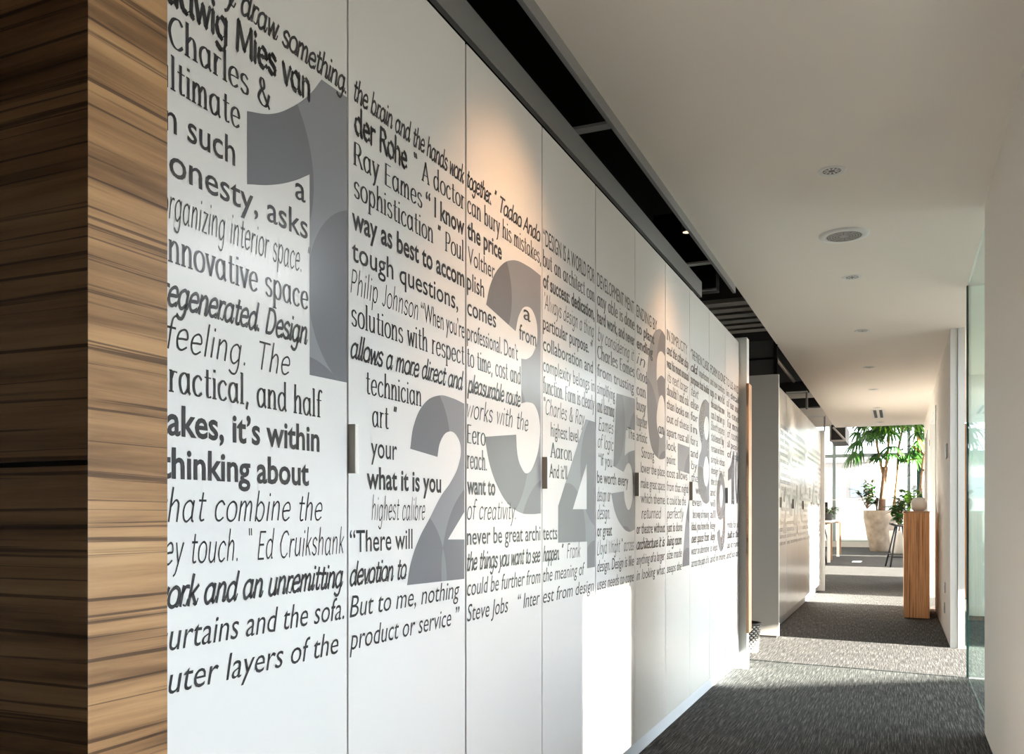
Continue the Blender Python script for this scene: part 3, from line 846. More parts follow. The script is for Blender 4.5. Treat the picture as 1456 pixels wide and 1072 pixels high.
NUMERALS = {
    1: [[(0.2422, 1.8482, 0), (0.3083, 1.8707, 1), (0.371, 1.9104, 1), (0.4266, 1.9592, 1), (0.4664, 2.0065, 0), (0.5572, 2.0095, 0), (0.5572, 1.4048, 0), (0.4266, 1.4021, 0), (0.4266, 1.8, 0), (0.3775, 1.7703, 1), (0.3083, 1.7384, 1), (0.2422, 1.717, 0)]],
    2: [[(0.2616, 1.2833, 0), (0.2784, 1.3405, 1), (0.3267, 1.397, 1), (0.4031, 1.4283, 1), (0.4806, 1.4315, 1), (0.5504, 1.425, 0), (0.5504, 1.1333, 0), (0.4557, 1.0616, 0), (0.5504, 1.0594, 0), (0.5504, 0.9533, 0), (0.2467, 0.9577, 0), (0.2649, 1.0104, 1), (0.3057, 1.0685, 1), (0.3553, 1.1147, 1), (0.4182, 1.1739, 1), (0.4766, 1.2157, 1), (0.5171, 1.2602, 1), (0.5295, 1.3023, 1), (0.5089, 1.3325, 1), (0.4608, 1.3419, 1), (0.4144, 1.3121, 1), (0.3986, 1.2723, 0)]],
    3: [[(0.1276, 1.7223, 0), (0.156, 1.785, 1), (0.2195, 1.8517, 1), (0.3113, 1.8967, 1), (0.4345, 1.9117, 1), (0.5472, 1.9088, 0), (0.5472, 1.1315, 0), (0.4637, 1.129, 1), (0.3777, 1.1331, 1), (0.2807, 1.16, 1), (0.2095, 1.2063, 1), (0.1512, 1.2709, 1), (0.1183, 1.3466, 0), (0.343, 1.3717, 0), (0.3556, 1.3079, 1), (0.3833, 1.2748, 1), (0.4287, 1.2572, 1), (0.4995, 1.3012, 1), (0.5361, 1.3721, 1), (0.5361, 1.4294, 1), (0.4995, 1.4756, 1), (0.4438, 1.4826, 1), (0.3833, 1.4721, 0), (0.3833, 1.6106, 0), (0.4345, 1.619, 1), (0.4874, 1.6502, 1), (0.5177, 1.71, 1), (0.4934, 1.7688, 1), (0.423, 1.7806, 1), (0.3666, 1.7423, 1), (0.3392, 1.6872, 0)]],
    4: [[(0.4397, 1.4855, 0), (0.5511, 1.4859, 0), (0.5511, 0.9276, 0), (0.4568, 0.9272, 0), (0.4568, 1.0275, 0), (0.1475, 1.0315, 0), (0.1475, 1.1577, 0)], [(0.4519, 1.3187, 0), (0.4519, 1.149, 0), (0.2975, 1.1478, 0)]],
    5: [[(0.2752, 1.6335, 0), (0.5523, 1.644, 0), (0.5523, 1.5036, 0), (0.415, 1.5049, 0), (0.3948, 1.3814, 0), (0.4594, 1.4007, 1), (0.5523, 1.4163, 0), (0.5523, 1.0639, 0), (0.4594, 1.0559, 1), (0.3527, 1.0813, 1), (0.2513, 1.1432, 1), (0.2025, 1.216, 0), (0.3842, 1.2294, 0), (0.4054, 1.1802, 1), (0.4594, 1.1505, 1), (0.5093, 1.191, 1), (0.5217, 1.2594, 1), (0.5037, 1.3266, 1), (0.4594, 1.3534, 1), (0.3789, 1.3115, 0), (0.2316, 1.3286, 0)]],
    6: [[(0.5549, 2.0269, 0), (0.4856, 2.0417, 1), (0.4155, 2.0351, 1), (0.2944, 1.9715, 1), (0.2234, 1.8597, 1), (0.2044, 1.6929, 1), (0.2234, 1.5474, 1), (0.2813, 1.453, 1), (0.388, 1.4096, 1), (0.4927, 1.4056, 1), (0.5549, 1.4164, 0)], [(0.3839, 1.7804, 0), (0.3826, 1.8449, 1), (0.4017, 1.9026, 1), (0.4714, 1.9367, 1), (0.549, 1.9271, 0), (0.549, 1.8108, 0), (0.4714, 1.8171, 1)], [(0.4714, 1.72, 1), (0.399, 1.6494, 1), (0.3826, 1.5863, 1), (0.4155, 1.5313, 1), (0.4714, 1.5095, 1), (0.533, 1.5521, 1), (0.5475, 1.6309, 1), (0.5286, 1.6991, 1)]],
    7: [[(0.2682, 1.5114, 0), (0.5565, 1.5098, 0), (0.5565, 1.3602, 0), (0.2682, 1.3698, 0)], [(0.5528, 1.2341, 0), (0.4633, 1.1007, 1), (0.4023, 0.9364, 1), (0.3767, 0.8497, 0), (0.5565, 0.8503, 0)]],
    8: [[(0.425, 1.8297, 1), (0.2901, 1.7552, 1), (0.2459, 1.6638, 1), (0.2901, 1.5891, 1), (0.3309, 1.5423, 1), (0.2599, 1.471, 1), (0.22, 1.3783, 1), (0.2699, 1.2648, 1), (0.4463, 1.201, 1), (0.5641, 1.2157, 0), (0.5641, 1.8205, 0)], [(0.4721, 1.7326, 1), (0.4144, 1.6927, 1), (0.4038, 1.6493, 1), (0.4678, 1.5888, 1), (0.542, 1.6402, 1), (0.542, 1.7052, 1)], [(0.4678, 1.4882, 1), (0.4038, 1.4376, 1), (0.3828, 1.39, 1), (0.4592, 1.3059, 1), (0.5464, 1.3586, 1), (0.542, 1.4538, 1)]],
    9: [[(0.4102, 1.4128, 1), (0.5398, 1.3334, 1), (0.5583, 1.1438, 1), (0.5345, 0.9779, 1), (0.4102, 0.8923, 1), (0.2857, 0.9605, 1), (0.2566, 1.0202, 0), (0.3524, 1.0417, 0), (0.3976, 0.9855, 1), (0.464, 1.0403, 1), (0.4692, 1.1153, 0), (0.3724, 1.1015, 1), (0.2784, 1.1291, 1), (0.2421, 1.2241, 1), (0.2784, 1.3339, 1)], [(0.4052, 1.3336, 1), (0.3574, 1.2813, 1), (0.3574, 1.226, 1), (0.4026, 1.1817, 1), (0.464, 1.2372, 1), (0.464, 1.2981, 1)]],
    10: [[(0.1005, 1.4436, 0), (0.212, 1.4883, 1), (0.3127, 1.5885, 0), (0.3568, 1.5865, 0), (0.3568, 1.2103, 0), (0.2348, 1.2087, 0), (0.2348, 1.391, 0), (0.1005, 1.3663, 0)], [(0.4711, 1.5942, 1), (0.4075, 1.499, 1), (0.3925, 1.3973, 1), (0.4135, 1.2869, 1), (0.4711, 1.2169, 1), (0.5297, 1.2897, 1), (0.5484, 1.4035, 1), (0.5328, 1.5058, 1)], [(0.4711, 1.5228, 1), (0.4437, 1.4603, 1), (0.4377, 1.3991, 1), (0.4437, 1.3384, 1), (0.4711, 1.2883, 1), (0.4988, 1.3401, 1), (0.5049, 1.4018, 1), (0.4988, 1.463, 1)]],
}

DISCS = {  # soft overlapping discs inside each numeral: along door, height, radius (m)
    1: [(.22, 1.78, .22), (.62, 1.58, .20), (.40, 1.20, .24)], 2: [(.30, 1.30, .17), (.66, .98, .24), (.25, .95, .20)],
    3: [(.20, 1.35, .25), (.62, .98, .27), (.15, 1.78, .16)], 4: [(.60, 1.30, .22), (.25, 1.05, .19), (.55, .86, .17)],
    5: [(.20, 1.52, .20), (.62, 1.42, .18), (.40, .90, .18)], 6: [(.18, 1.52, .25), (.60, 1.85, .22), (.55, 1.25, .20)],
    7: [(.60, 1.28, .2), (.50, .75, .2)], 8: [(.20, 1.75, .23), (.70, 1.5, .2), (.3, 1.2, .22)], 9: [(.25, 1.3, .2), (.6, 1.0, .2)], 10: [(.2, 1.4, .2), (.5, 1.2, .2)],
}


def row_z(k):
    return 1.12 + 1.1687 * (0.7667 - 0.0594 * k)


def make_door(i, parent):
    """door i (1..10) of a cabinet run, with lettering, numeral and, on every second door, a pull"""
    ya = DOOR0 + DW * (i - 1)
    d = MB().rbox(LW - 0.020, LW, ya + (0.0045 if i % 2 else 0.003), ya + DW - (0.003 if i % 2 else 0.0045), D_BOT, D_TOP, 0.0008).build('door', M['laminate'], parent)
    for (k, style, text, a, b) in LETTERING[i]:
        ink = Ink()
        (drawn_text if style in NIB else sans_text)(text, style, ya + max(a, .006), ya + min(b, DW - .005), row_z(k), ink)
        flat_on_door('lettering', ink, 0.0008, M['text'], d)
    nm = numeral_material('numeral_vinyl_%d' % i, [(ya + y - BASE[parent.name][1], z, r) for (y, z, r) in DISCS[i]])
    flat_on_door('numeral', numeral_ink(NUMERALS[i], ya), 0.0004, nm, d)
    if i % 2 == 0:
        hb = MB().box(LW - 0.001, LW + 0.0165, ya + 0.002, ya + 0.0135, 1.213, 1.317)
        h = hb.build('handle', M['handle'], d)
        MB().box(LW + 0.0165, LW + 0.018, ya + 0.002, ya + 0.0135, 1.213, 1.317).build('handle_edge', M['handle_edge'], d)
    return d


CAB_LABELS = {
    1: 'white two-door cabinet with large grey numerals 1 and 2, beside the striped wood pillar',
    2: 'white lettered two-door cabinet with the large grey numerals 3 and 4',
    3: 'white lettered two-door cabinet with the large grey numerals 5 and 6',
    4: 'white lettered two-door cabinet with the large grey numerals 7 and 8',
    5: 'white lettered cabinet with numerals 9 and 10, before the wood-trimmed end panel',
}
FAR_LABELS = {
    1: 'white lettered two-door cabinet right behind the grey end panel of the far run',
    2: 'white lettered two-door cabinet second behind the grey end panel, far run',
    3: 'white lettered two-door cabinet in the middle of the far run',
    4: 'white lettered two-door cabinet last but one of the far run, toward the window',
    5: 'white lettered two-door cabinet at the window end of the far run',
}
near_run = []
for n in range(1, 6):
    ya = DOOR0 + DW * 2 * (n - 1)
    root = thing('wall_cabinet', (LW - 0.3, ya + DW, 0), CAB_LABELS[n], 'cabinet', 'lettered cabinets of the near run')
    MB().box(LW - 0.58, LW - 0.0215, ya + 0.001, ya + 2 * DW - 0.001, D_BOT, D_TOP - 0.004).build('carcass', M['soot'], root)
    MB().box(LW - 0.56, -1.1256, ya, ya + 2 * DW, 0, D_BOT).build('plinth', M['plinth'], root)
    make_door(2 * n - 1, root)
    make_door(2 * n, root)
    near_run.append(root)
FAR_SHIFT = 8.545 - DOOR0
for n, r in enumerate(near_run):
    c = copy_tree(r)
    c.location.y += FAR_SHIFT
    retag(c, FAR_LABELS[n + 1], 'lettered cabinets of the far run')

# ------------------------------------------------------------------ end panels, pillar
Y_END = DOOR0 + 10 * DW
p = thing('end_panel', (-1.3, Y_END + 0.05, 0), 'tall white end panel with a wood strip on its edge, closing the near cabinet run', 'panel')
MB().rbox(LW - 0.60, -1.0163, Y_END + 0.012, Y_END + 0.115, 0.003, 2.438, 0.002).build('board', M['edge'], p)
MB().rbox(-1.0163, -0.9946, Y_END - 0.035, Y_END + 0.10, 0.274, 2.094, 0.004).build('wood_strip', M['oak'], p)
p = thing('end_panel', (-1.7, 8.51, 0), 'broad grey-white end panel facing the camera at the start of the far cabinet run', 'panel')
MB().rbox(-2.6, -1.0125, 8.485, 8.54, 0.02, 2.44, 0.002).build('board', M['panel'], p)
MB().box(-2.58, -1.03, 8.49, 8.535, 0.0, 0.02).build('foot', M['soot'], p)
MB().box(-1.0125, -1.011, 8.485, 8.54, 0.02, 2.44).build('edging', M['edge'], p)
tag(MB().rbox(LW - 0.6, -1.017, 14.16, 14.22, 0.003, 2.43, 0.002).build('end_panel', M['edge']), 'narrow white end panel closing the far cabinet run near the table', 'panel')

p = thing('wood_pillar', (-1.5, 0.95, 0), 'striped zebra-wood clad pillar at the left edge, dark front and lit side', 'pillar')
MB().box(-2.6, -1.018, 0.8935, 1.0235, 0, 2.95).build('core', M['soot'], p)
MB().rbox(-2.6, -1.0175, 0.880, 0.893, 0, 1.191, 0.0008).build('front_panel', M['zebrano_x'], p)
MB().rbox(-2.6, -1.0175, 0.880, 0.893, 1.199, 2.95, 0.0008).build('front_panel', M['zebrano_x'], p)
MB().rbox(-1.0175, -1.0163, 0.880, 1.0238, 0, 2.95, 0.0003).build('side_panel', M['zebrano'], p)

# ------------------------------------------------------------------ light trough and services above the cabinets
def trough(y0, y1a, y1b, bars, label, extra=None):
    t = thing('light_trough', (-1.12, (y0 + y1a) / 2, 2.58), label, 'ceiling frame')
    MB().box(-1.2156, -1.1976, y0, y1a, 2.581, 2.683).build('side_rail', M['rail'], t)
    MB().box(-1.058, -1.0405, y0, y1b, 2.683, 2.733).build('side_rail', M['rail'], t)
    for y in bars:
        MB().box(-1.205, -1.05, y - 0.026, y + 0.026, 2.683, 2.694).build('cross_bar', M['rail'], t)
    return t


trough(-0.6, 5.913, 6.297, (1.30, 3.405, 5.49), 'long grey metal light trough in the black ceiling gap above the near cabinets')
t = thing('light_trough', (-1.12, 12.5, 2.68), 'thin pale hanger bars crossing the ceiling gap above the far cabinets', 'ceiling frame')
for y in (11.66, 14.6):
    MB().box(-1.30, -1.045, y - 0.02, y + 0.02, 2.683, 2.70).build('cross_bar', M['white_metal'], t)
for (x, y, z0) in ((-1.05, 11.66, 2.47), (-1.05, 14.6, 2.45)):
    MB().box(x - 0.012, x + 0.012, y - 0.015, y + 0.015, z0, 2.70).build('hanger_rod', M['rail'], t)
t = thing('duct_end', (-1.0, 16.9, 2.5), 'dark box duct with pale edge trim hanging at the corridor end beside the window', 'duct')
MB().box(-1.13, -0.87, 17.05, 18.4, 2.50, 2.79).build('duct_body', M['soot'], t)
MB().box(-1.14, -0.86, 17.03, 17.06, 2.485, 2.515).box(-1.145, -1.115, 17.03, 17.06, 2.5, 2.79).build('edge_trim', M['white_metal'], t)
MB().tube([(-1.08, 17.02, 2.74), (-0.88, 17.02, 2.51)], 0.018, 8).build('brace', M['white_metal'], t)
b = thing('junction_box', (-1.3, 6.1, 2.65), 'dark duct box hanging behind the end of the near light trough', 'duct')
MB().box(-1.55, -1.121, 6.0, 6.12, 2.652, 3.2).build('duct_body', M['screen'], b)
MB().box(-1.55, -1.121, 5.99, 6.01, 2.645, 2.655).build('edge_trim', M['rail'], b)
for k in range(6):
    o = MB().box(-2.4, -1.06, 8.72 + k * 0.27, 8.72 + k * 0.27 + 0.16, 3.20, 3.24).build('ceiling_slat', M['slat'])
    o.location = (0, 0, 0)
    tag(o, 'brown-black slat crossing the open ceiling void, beyond the end of the near light trough', 'ceiling slat', 'slats in the ceiling void')
for (y, z0, z1) in ((3.9, 2.9, 2.97), (4.5, 2.95, 3.0), (10.6, 2.9, 2.98), (12.4, 2.72, 2.86), (13.4, 2.72, 2.84)):
    pass
vb = thing('void_partition', (-1.3, 8.6, 2.46), 'dark panel framed by black bars above the grey end panel', 'partition')
MB().box(-1.9, -1.05, 8.60, 8.63, 2.445, 2.78).build('panel', M['soot'], vb)
for x in (-1.33, -1.045):
    MB().box(x - 0.02, x + 0.012, 8.56, 8.60, 2.442, 2.80).build('upright', M['black'], vb)
MB().box(-1.9, -1.05, 8.57, 8.60, 2.60, 2.615).build('rail', M['black'], vb)
tag(MB().tube([(-1.23, 9.5, 2.87), (-1.23, 11.2, 2.87), (-1.23, 11.25, 2.87), (-1.23, 12.2, 2.87)], 0.022, 10).build('conduit', M['tube'], smooth=True), 'pale metal conduit running through the dark void above the far cabinets', 'conduit')
for (y, lab) in ((11.9, 'charcoal duct strip across the dark ceiling gap, just behind the first pale hanger bar'), (13.6, 'charcoal duct strip across the dark ceiling gap, close to the window')):
    tag(MB().box(-1.6, -1.045, y, y + 0.1, 2.72, 2.86).build('duct_strip', M['soot']), lab, 'duct')

# ------------------------------------------------------------------ ceiling fittings
def downlight(y, lab, lit=False):
    x = -0.281 if False else 0.281
    x = -0.281
    return x


DOWN = [(4.376, 'round recessed downlight in the white ceiling just in front of the speaker grille'), (6.37, 'second recessed downlight, just beyond the round speaker grille'),
        (8.24, 'third recessed downlight from the camera in the corridor ceiling'), (10.28, 'fourth recessed downlight from the camera in the corridor ceiling'),
        (12.08, 'fifth recessed downlight, in front of the twin slot vent'), (14.10, 'sixth recessed downlight, touching the near end of the twin slot vent'),
        (16.3, 'recessed downlight at the very end of the ceiling, past the twin slot vent')]
XL = -0.283
first = None
for (y, lab) in DOWN:
    if first is None:
        t = thing('downlight', (XL, y, CEIL), lab, 'ceiling light', 'recessed downlights')
        MB().lathe([(0.040, CEIL - 0.0015), (0.058, CEIL - 0.006), (0.064, CEIL - 0.004), (0.065, CEIL)], XL, y, 40, cap=False).build('trim_ring', M['white_metal'], t, smooth=True)
        MB().lathe([(0.0405, CEIL - 0.002), (0.036, CEIL - 0.0012), (0.020, CEIL - 0.0008), (0.0005, CEIL - 0.0006)], XL, y, 32, cap=False).build('reflector', M['lamp_inner'], t, smooth=True)
        fins = MB()
        for k in range(10):
            a = 2 * PI * k / 10
            fins.add([(XL + 0.015 * math.cos(a - .25), y + 0.015 * math.sin(a - .25), CEIL - 0.0022), (XL + 0.037 * math.cos(a - .13), y + 0.037 * math.sin(a - .13), CEIL - 0.0022),
                      (XL + 0.037 * math.cos(a + .13), y + 0.037 * math.sin(a + .13), CEIL - 0.0022), (XL + 0.015 * math.cos(a + .25), y + 0.015 * math.sin(a + .25), CEIL - 0.0022)], [(0, 1, 2, 3)])
        fins.build('reflector_facets', M['white_metal'], t)
        first = t
    else:
        c = copy_tree(first)
        c.location.y = y
        c['label'] = lab
sy = 5.397
t = thing('ceiling_speaker', (XL, sy, CEIL), 'large round white speaker grille in the ceiling between the first two downlights', 'speaker')
MB().lathe([(0.098, CEIL - 0.010), (0.112, CEIL - 0.011), (0.135, CEIL - 0.006), (0.138, CEIL)], XL, sy, 48, cap=False).build('trim_ring', M['white_metal'], t, smooth=True)
g = MB().lathe([(0.0985, CEIL - 0.0095), (0.055, CEIL - 0.006), (0.001, CEIL - 0.005)], XL, sy, 40, cap=False)
g.build('grille', M['grille'], t, smooth=True)
rg = MB()
for r in (0.03, 0.045, 0.06, 0.075, 0.088):
    rg.lathe([(r, CEIL - 0.0105), (r + 0.004, CEIL - 0.0105)], XL, sy, 40, cap=False)
for k in range(12):
    a = 2 * PI * k / 12
    rg.add([(XL + rr * math.cos(a + d), sy + rr * math.sin(a + d), CEIL - 0.0108) for rr, d in ((0.025, -.06), (0.092, -.018), (0.092, .018), (0.025, .06))], [(0, 1, 2, 3)])
rg.build('grille_bars', M['lamp_inner'], t)
t = thing('ceiling_vent', (XL, 14.95, CEIL), 'white ceiling vent with two dark lengthwise slots near the corridor end', 'vent')
MB().rbox(XL - 0.10, XL + 0.10, 14.3, 15.6, CEIL - 0.006, CEIL + 0.002, 0.002).build('frame', M['white_metal'], t)
for x in (-0.042, 0.042):
    MB().box(XL + x - 0.022, XL + x + 0.022, 14.4, 15.5, CEIL - 0.0085, CEIL - 0.0055).build('slot', M['soot'], t)

# warm downlight lamps on the near doors; farther spots are added fill
for y, e in ((2.38, 60.0), (4.376, 55.0), (6.37, 32.0), (8.9, 110.0), (10.28, 110.0), (12.08, 110.0), (14.10, 110.0)):
    lamp('downlight_and_fill_lamp', 'SPOT', (XL, y, CEIL - 0.03), e, (1.0, 0.55, 0.27) if y < 7 else (1.0, 0.84, 0.68), aim=(LW, y + 0.05, 1.66 if y < 7 else 1.25), spot_size=math.radians(60 if y < 7 else 74), spot_blend=1.0, shadow_soft_size=0.04)

lamp('downlight_and_fill_lamp', 'SPOT', (XL, 8.24, CEIL - 0.03), 70.0, (1.0, 0.80, 0.60), aim=(0.19, 10.7, 0.75), spot_size=math.radians(30), spot_blend=0.6, shadow_soft_size=0.04)  # added spot that brightens the counter front

# lamp inside the ceiling gap
t = thing('spot_lamp', (-1.163, 5.3, 2.83), 'small warm glowing lamp inside the black ceiling gap', 'lamp')
gm = bpy.data.materials.new('warm_glow')
gm.use_nodes = True
gp = gm.node_tree.nodes['Principled BSDF']
gp.inputs['Base Color'].default_value = (0.8, 0.6, 0.4, 1)
gp.inputs['Emission Color'].default_value = (1.0, 0.70, 0.38, 1)
gp.inputs['Emission Strength'].default_value = 2.0
MB().lathe([(0.02, 2.835), (0.024, 2.83), (0.001, 2.828)], -1.163, 5.3, 20).build('bulb', gm, t)
MB().lathe([(0.026, 2.829), (0.03, 2.835), (0.03, 2.90)], -1.163, 5.3, 20, cap=False).build('housing', M['soot'], t)

# ------------------------------------------------------------------ glass screen on the right
t = thing('glass_screen', (0.45, 6.1, 0), 'frameless clear glass screen turning a corner, beside the blank near wall', 'glass screen')
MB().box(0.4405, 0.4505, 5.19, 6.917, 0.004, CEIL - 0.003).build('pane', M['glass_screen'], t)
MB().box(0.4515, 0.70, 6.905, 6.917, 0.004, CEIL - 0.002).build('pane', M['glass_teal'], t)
MB().box(0.436, 0.4515, 6.918, 6.924, 0.004, CEIL - 0.002).build('polished_edge', M['glass_edge'], t)
MB().box(0.4515, 0.70, 6.903, 6.919, 0.0, 0.006).box(0.4515, 0.70, 6.904, 6.918, CEIL - 0.012, CEIL).build('channel', M['white_metal'], t)

# ------------------------------------------------------------------ doors of the far right wall
def wall_door(n, ya, yb, opened):
    fr = MB()
    fr.box(RX0 - 0.008, RX1 + 0.006, ya, ya + 0.035, 0, 2.44).box(RX0 - 0.008, RX1 + 0.006, yb - 0.035, yb, 0, 2.44).box(RX0 - 0.008, RX1 + 0.006, ya, yb, 2.405, 2.44)
    fo = struct(fr.build('door_%d' % n, M['jamb']))
    if opened:
        MB().rbox(RX1 + 0.02, RX1 + 0.98, yb + 0.005, yb + 0.045, 0.01, 2.40, 0.002).build('door_leaf', M['oak_dark'], fo)
        h = MB().tube([(RX1 + 0.95, yb + 0.005, 1.0), (RX1 + 0.95, yb - 0.05, 1.0), (RX1 + 0.83, yb - 0.05, 1.0)], 0.01, 8)
        h.build('door_handle', M['chrome'], fo, smooth=True)
    else:
        MB().rbox(RX1 - 0.045, RX1 - 0.005, ya + 0.036, yb - 0.036, 0.01, 2.40, 0.002).build('door_leaf', M['oak_dark'], fo)
        h = MB().tube([(RX1 - 0.045, ya + 0.10, 1.0), (RX1 - 0.10, ya + 0.10, 1.0), (RX1 - 0.10, ya + 0.22, 1.0)], 0.01, 8)
        h.build('door_handle', M['chrome'], fo, smooth=True)
    for z in (0.25, 1.2, 2.15):
        MB().tube([(RX0 - 0.012, yb - 0.018, z - 0.045), (RX0 - 0.012, yb - 0.018, z + 0.045)], 0.007, 8).build('hinge', M['chrome'], fo)


wall_door(1, 11.60, 13.60, True)
wall_door(2, 14.85, 16.0, False)

t = thing('wall_switch_panel', (RX0, 9.0, 1.66), 'small pale rectangular switch panel on the right wall', 'switch')
MB().rbox(RX0 - 0.012, RX0, 8.90, 9.10, 1.655, 1.785, 0.003).build('plate', M['grille'], t)
for z in (1.675, 1.725):
    MB().rbox(RX0 - 0.016, RX0 - 0.012, 8.925, 9.075, z, z + 0.04, 0.001).build('button', M['white'], t)
for (y, z, lab) in ((9.35, 0.40, 'upper pale socket plate low on the right wall'), (9.45, 0.20, 'lower pale socket plate near the floor on the right wall')):
    t = thing('wall_socket', (RX0, y, z), lab, 'socket', 'socket plates')
    MB().rbox(RX0 - 0.008, RX0, y - 0.04, y + 0.04, z, z + 0.10, 0.002).build('plate', M['grille'], t)
    MB().box(RX0 - 0.0095, RX0 - 0.008, y - 0.012, y + 0.012, z + 0.03, z + 0.07).build('socket_insert', M['sill'], t)

# ------------------------------------------------------------------ counter and vase
CYF = 10.68
t = thing('bar_counter', (0.19, 11.4, 0), 'tall narrow walnut counter with a round white vase on top', 'counter')
MB().rbox(0.056, 0.315, CYF, CYF + 0.04, 0.012, 1.165, 0.002).build('end_panel', M['walnut'], t)
MB().rbox(0.060, 0.311, CYF + 0.04, 12.15, 0.012, 1.160, 0.002).build('body', M['walnut'], t)
MB().rbox(0.052, 0.319, CYF - 0.003, 12.17, 1.166, 1.184, 0.002).build('top_edge', M['oak'], t)
MB().box(0.07, 0.30, CYF + 0.02, 12.1, 0.0, 0.012).build('foot', M['soot'], t)
prof = [(0.045, 1.185), (0.068, 1.20), (0.083, 1.235), (0.086, 1.27), (0.078, 1.305), (0.058, 1.328), (0.046, 1.334), (0.042, 1.330), (0.055, 1.30), (0.06, 1.26)]
t = thing('round_vase', (0.215, 11.0, 1.184), 'round white vase on top of the walnut counter', 'vase')
MB().lathe(prof, 0.215, 11.0, 40).build('bowl', M['white'], t, smooth=True)
MB().lathe([(0.044, 1.3345), (0.05, 1.3365), (0.044, 1.3385), (0.038, 1.3365)], 0.215, 11.0, 32, cap=False).build('rim', M['white'], t, smooth=True)

# ------------------------------------------------------------------ wicker bin
bx, by, br = -1.165, 7.50, 0.125
t = thing('wicker_bin', (bx, by, 0), 'small black and white woven wicker bin on the carpet behind the near end panel', 'bin')
wv = MB()
wl = MB()
rows_, segs = 13, 36
for r in range(rows_):
    z = 0.012 + r * 0.0175
    rr = 0.098 + (br - 0.098) * r / rows_
    for k in range(segs):
        a0, a1 = 2 * PI * k / segs, 2 * PI * (k + .92) / segs
        bump = 0.004 if (k + r) % 2 else -0.002
        tgt = wl if (k + r) % 2 else wv
        tgt.tube([(bx + (rr + bump) * math.cos(a), by + (rr + bump) * math.sin(a), z) for a in (a0, (a0 + a1) / 2, a1)], 0.0065, 5)
wv.build('weave', M['wicker'], t, smooth=True)
wl.build('pale_weave', M['wicker_light'], t, smooth=True)
ring = [(bx + (br + .002) * math.cos(2 * PI * k / 40), by + (br + .002) * math.sin(2 * PI * k / 40), 0.242) for k in range(41)]
MB().tube(ring, 0.009, 8).build('rim', M['wicker'], t, smooth=True)
MB().lathe([(0.001, 0.004), (0.10, 0.004), (0.10, 0.010), (0.001, 0.010)], bx, by, 32, cap=False).build('bottom', M['wicker'], t)
MB().lathe([(0.092, 0.01), (0.117, 0.235)], bx, by, 36, cap=False).build('lining', M['wicker'], t)

# ------------------------------------------------------------------ stool
def stool(x, y, rot, label):
    t = thing('bar_stool', (x, y, 0), label, 'stool')
    R = Matrix.Rotation(rot, 3, 'Z')

    def W(a, b, z):
        q = R @ Vector((a, b, z))
        return (x + q.x, y + q.y, z)
    H = 0.945
    vs, fs = [], []
    nu, nv = 14, 12
    for i in range(nu + 1):
        for j in range(nv + 1):
            u = -1 + 2 * i / nu
            w_ = -1 + 2 * j / nv
            k = math.sqrt(max(0, 1 - 0.32 * w_ * w_)) * math.sqrt(max(0, 1 - .18 * u * u))
            px, py = u * 0.235 * k, w_ * 0.20 * k
            pz = H + 0.035 * u * u + (0.055 * (w_ - .35) ** 2 if w_ > .35 else 0) - 0.018 * (1 - u * u)
            vs.append(W(px, py, pz))
    for i in range(nu):
        for j in range(nv):
            a = i * (nv + 1) + j
            fs.append((a, a + 1, a + nv + 2, a + nv + 1))
    top = len(vs)
    vs += [(p[0], p[1], p[2] - 0.022) for p in vs]
    fs += [tuple(reversed([i + top for i in f])) for f in fs]
    edge = [j for j in range(nv + 1)] + [i * (nv + 1) + nv for i in range(1, nu + 1)] + [nu * (nv + 1) + j for j in range(nv - 1, -1, -1)] + [i * (nv + 1) for i in range(nu - 1, 0, -1)]
    for a, b in zip(edge, edge[1:] + edge[:1]):
        fs.append((b, a, a + top, b + top))
    MB().add(vs, fs).build('seat', M['stool'], t, smooth=True)
    MB().lathe([(0.10, H - 0.045), (0.12, H - 0.035), (0.12, H - 0.028)], x, y, 24).build('seat_plate', M['stool_metal'], t)
    feet = [(-.25, -.22), (.25, -.22), (.25, .22), (-.25, .22)]
    for (a, b) in feet:
        MB().tube([W(a * .30, b * .30, H - 0.04), W(a, b, 0.0)], 0.019, 10).build('leg', M['stool_metal'], t, smooth=True)
    for k, z in enumerate((0.22, 0.29, 0.22, 0.29)):
        f = 1 - .70 * z / (H - .04)
        (a, b), (c, d) = feet[k], feet[(k + 1) % 4]
        MB().tube([W(a * f, b * f, z), W(c * f, d * f, z)], 0.012, 8).build('footrest', M['stool_metal'], t, smooth=True)
    return t


stool(0.03, 21.75, math.radians(14), 'black bar stool with splayed legs beside the walnut counter')

# ------------------------------------------------------------------ foliage helpers
def leaf_blade(mb, base, d, up, length, width, droop, n=5, fold=0.15):
    d = d.normalized()
    side = d.cross(up)
    if side.length < 1e-3:
        side = Vector((1, 0, 0))
    side.normalize()
    pts = []
    p = Vector(base)
    for i in range(n + 1):
        f = i / n
        w = width * (math.sin(PI * min(1, f * 0.85 + 0.12)) ** 0.8) * (1 if f < 1 else 0.03)
        c = p + Vector((0, 0, -fold * w))
        pts.append((p + side * w * .5, c, p - side * w * .5))
        d = (d + Vector((0, 0, -droop / n))).normalized()
        p = p + d * (length / n)
    vs, fs = [], []
    for a, b, c in pts:
        vs += [a, b, c]
    for i in range(n):
        o = 3 * i
        fs += [(o, o + 1, o + 4, o + 3), (o + 1, o + 2, o + 5, o + 4)]
    mb.add(vs, fs)


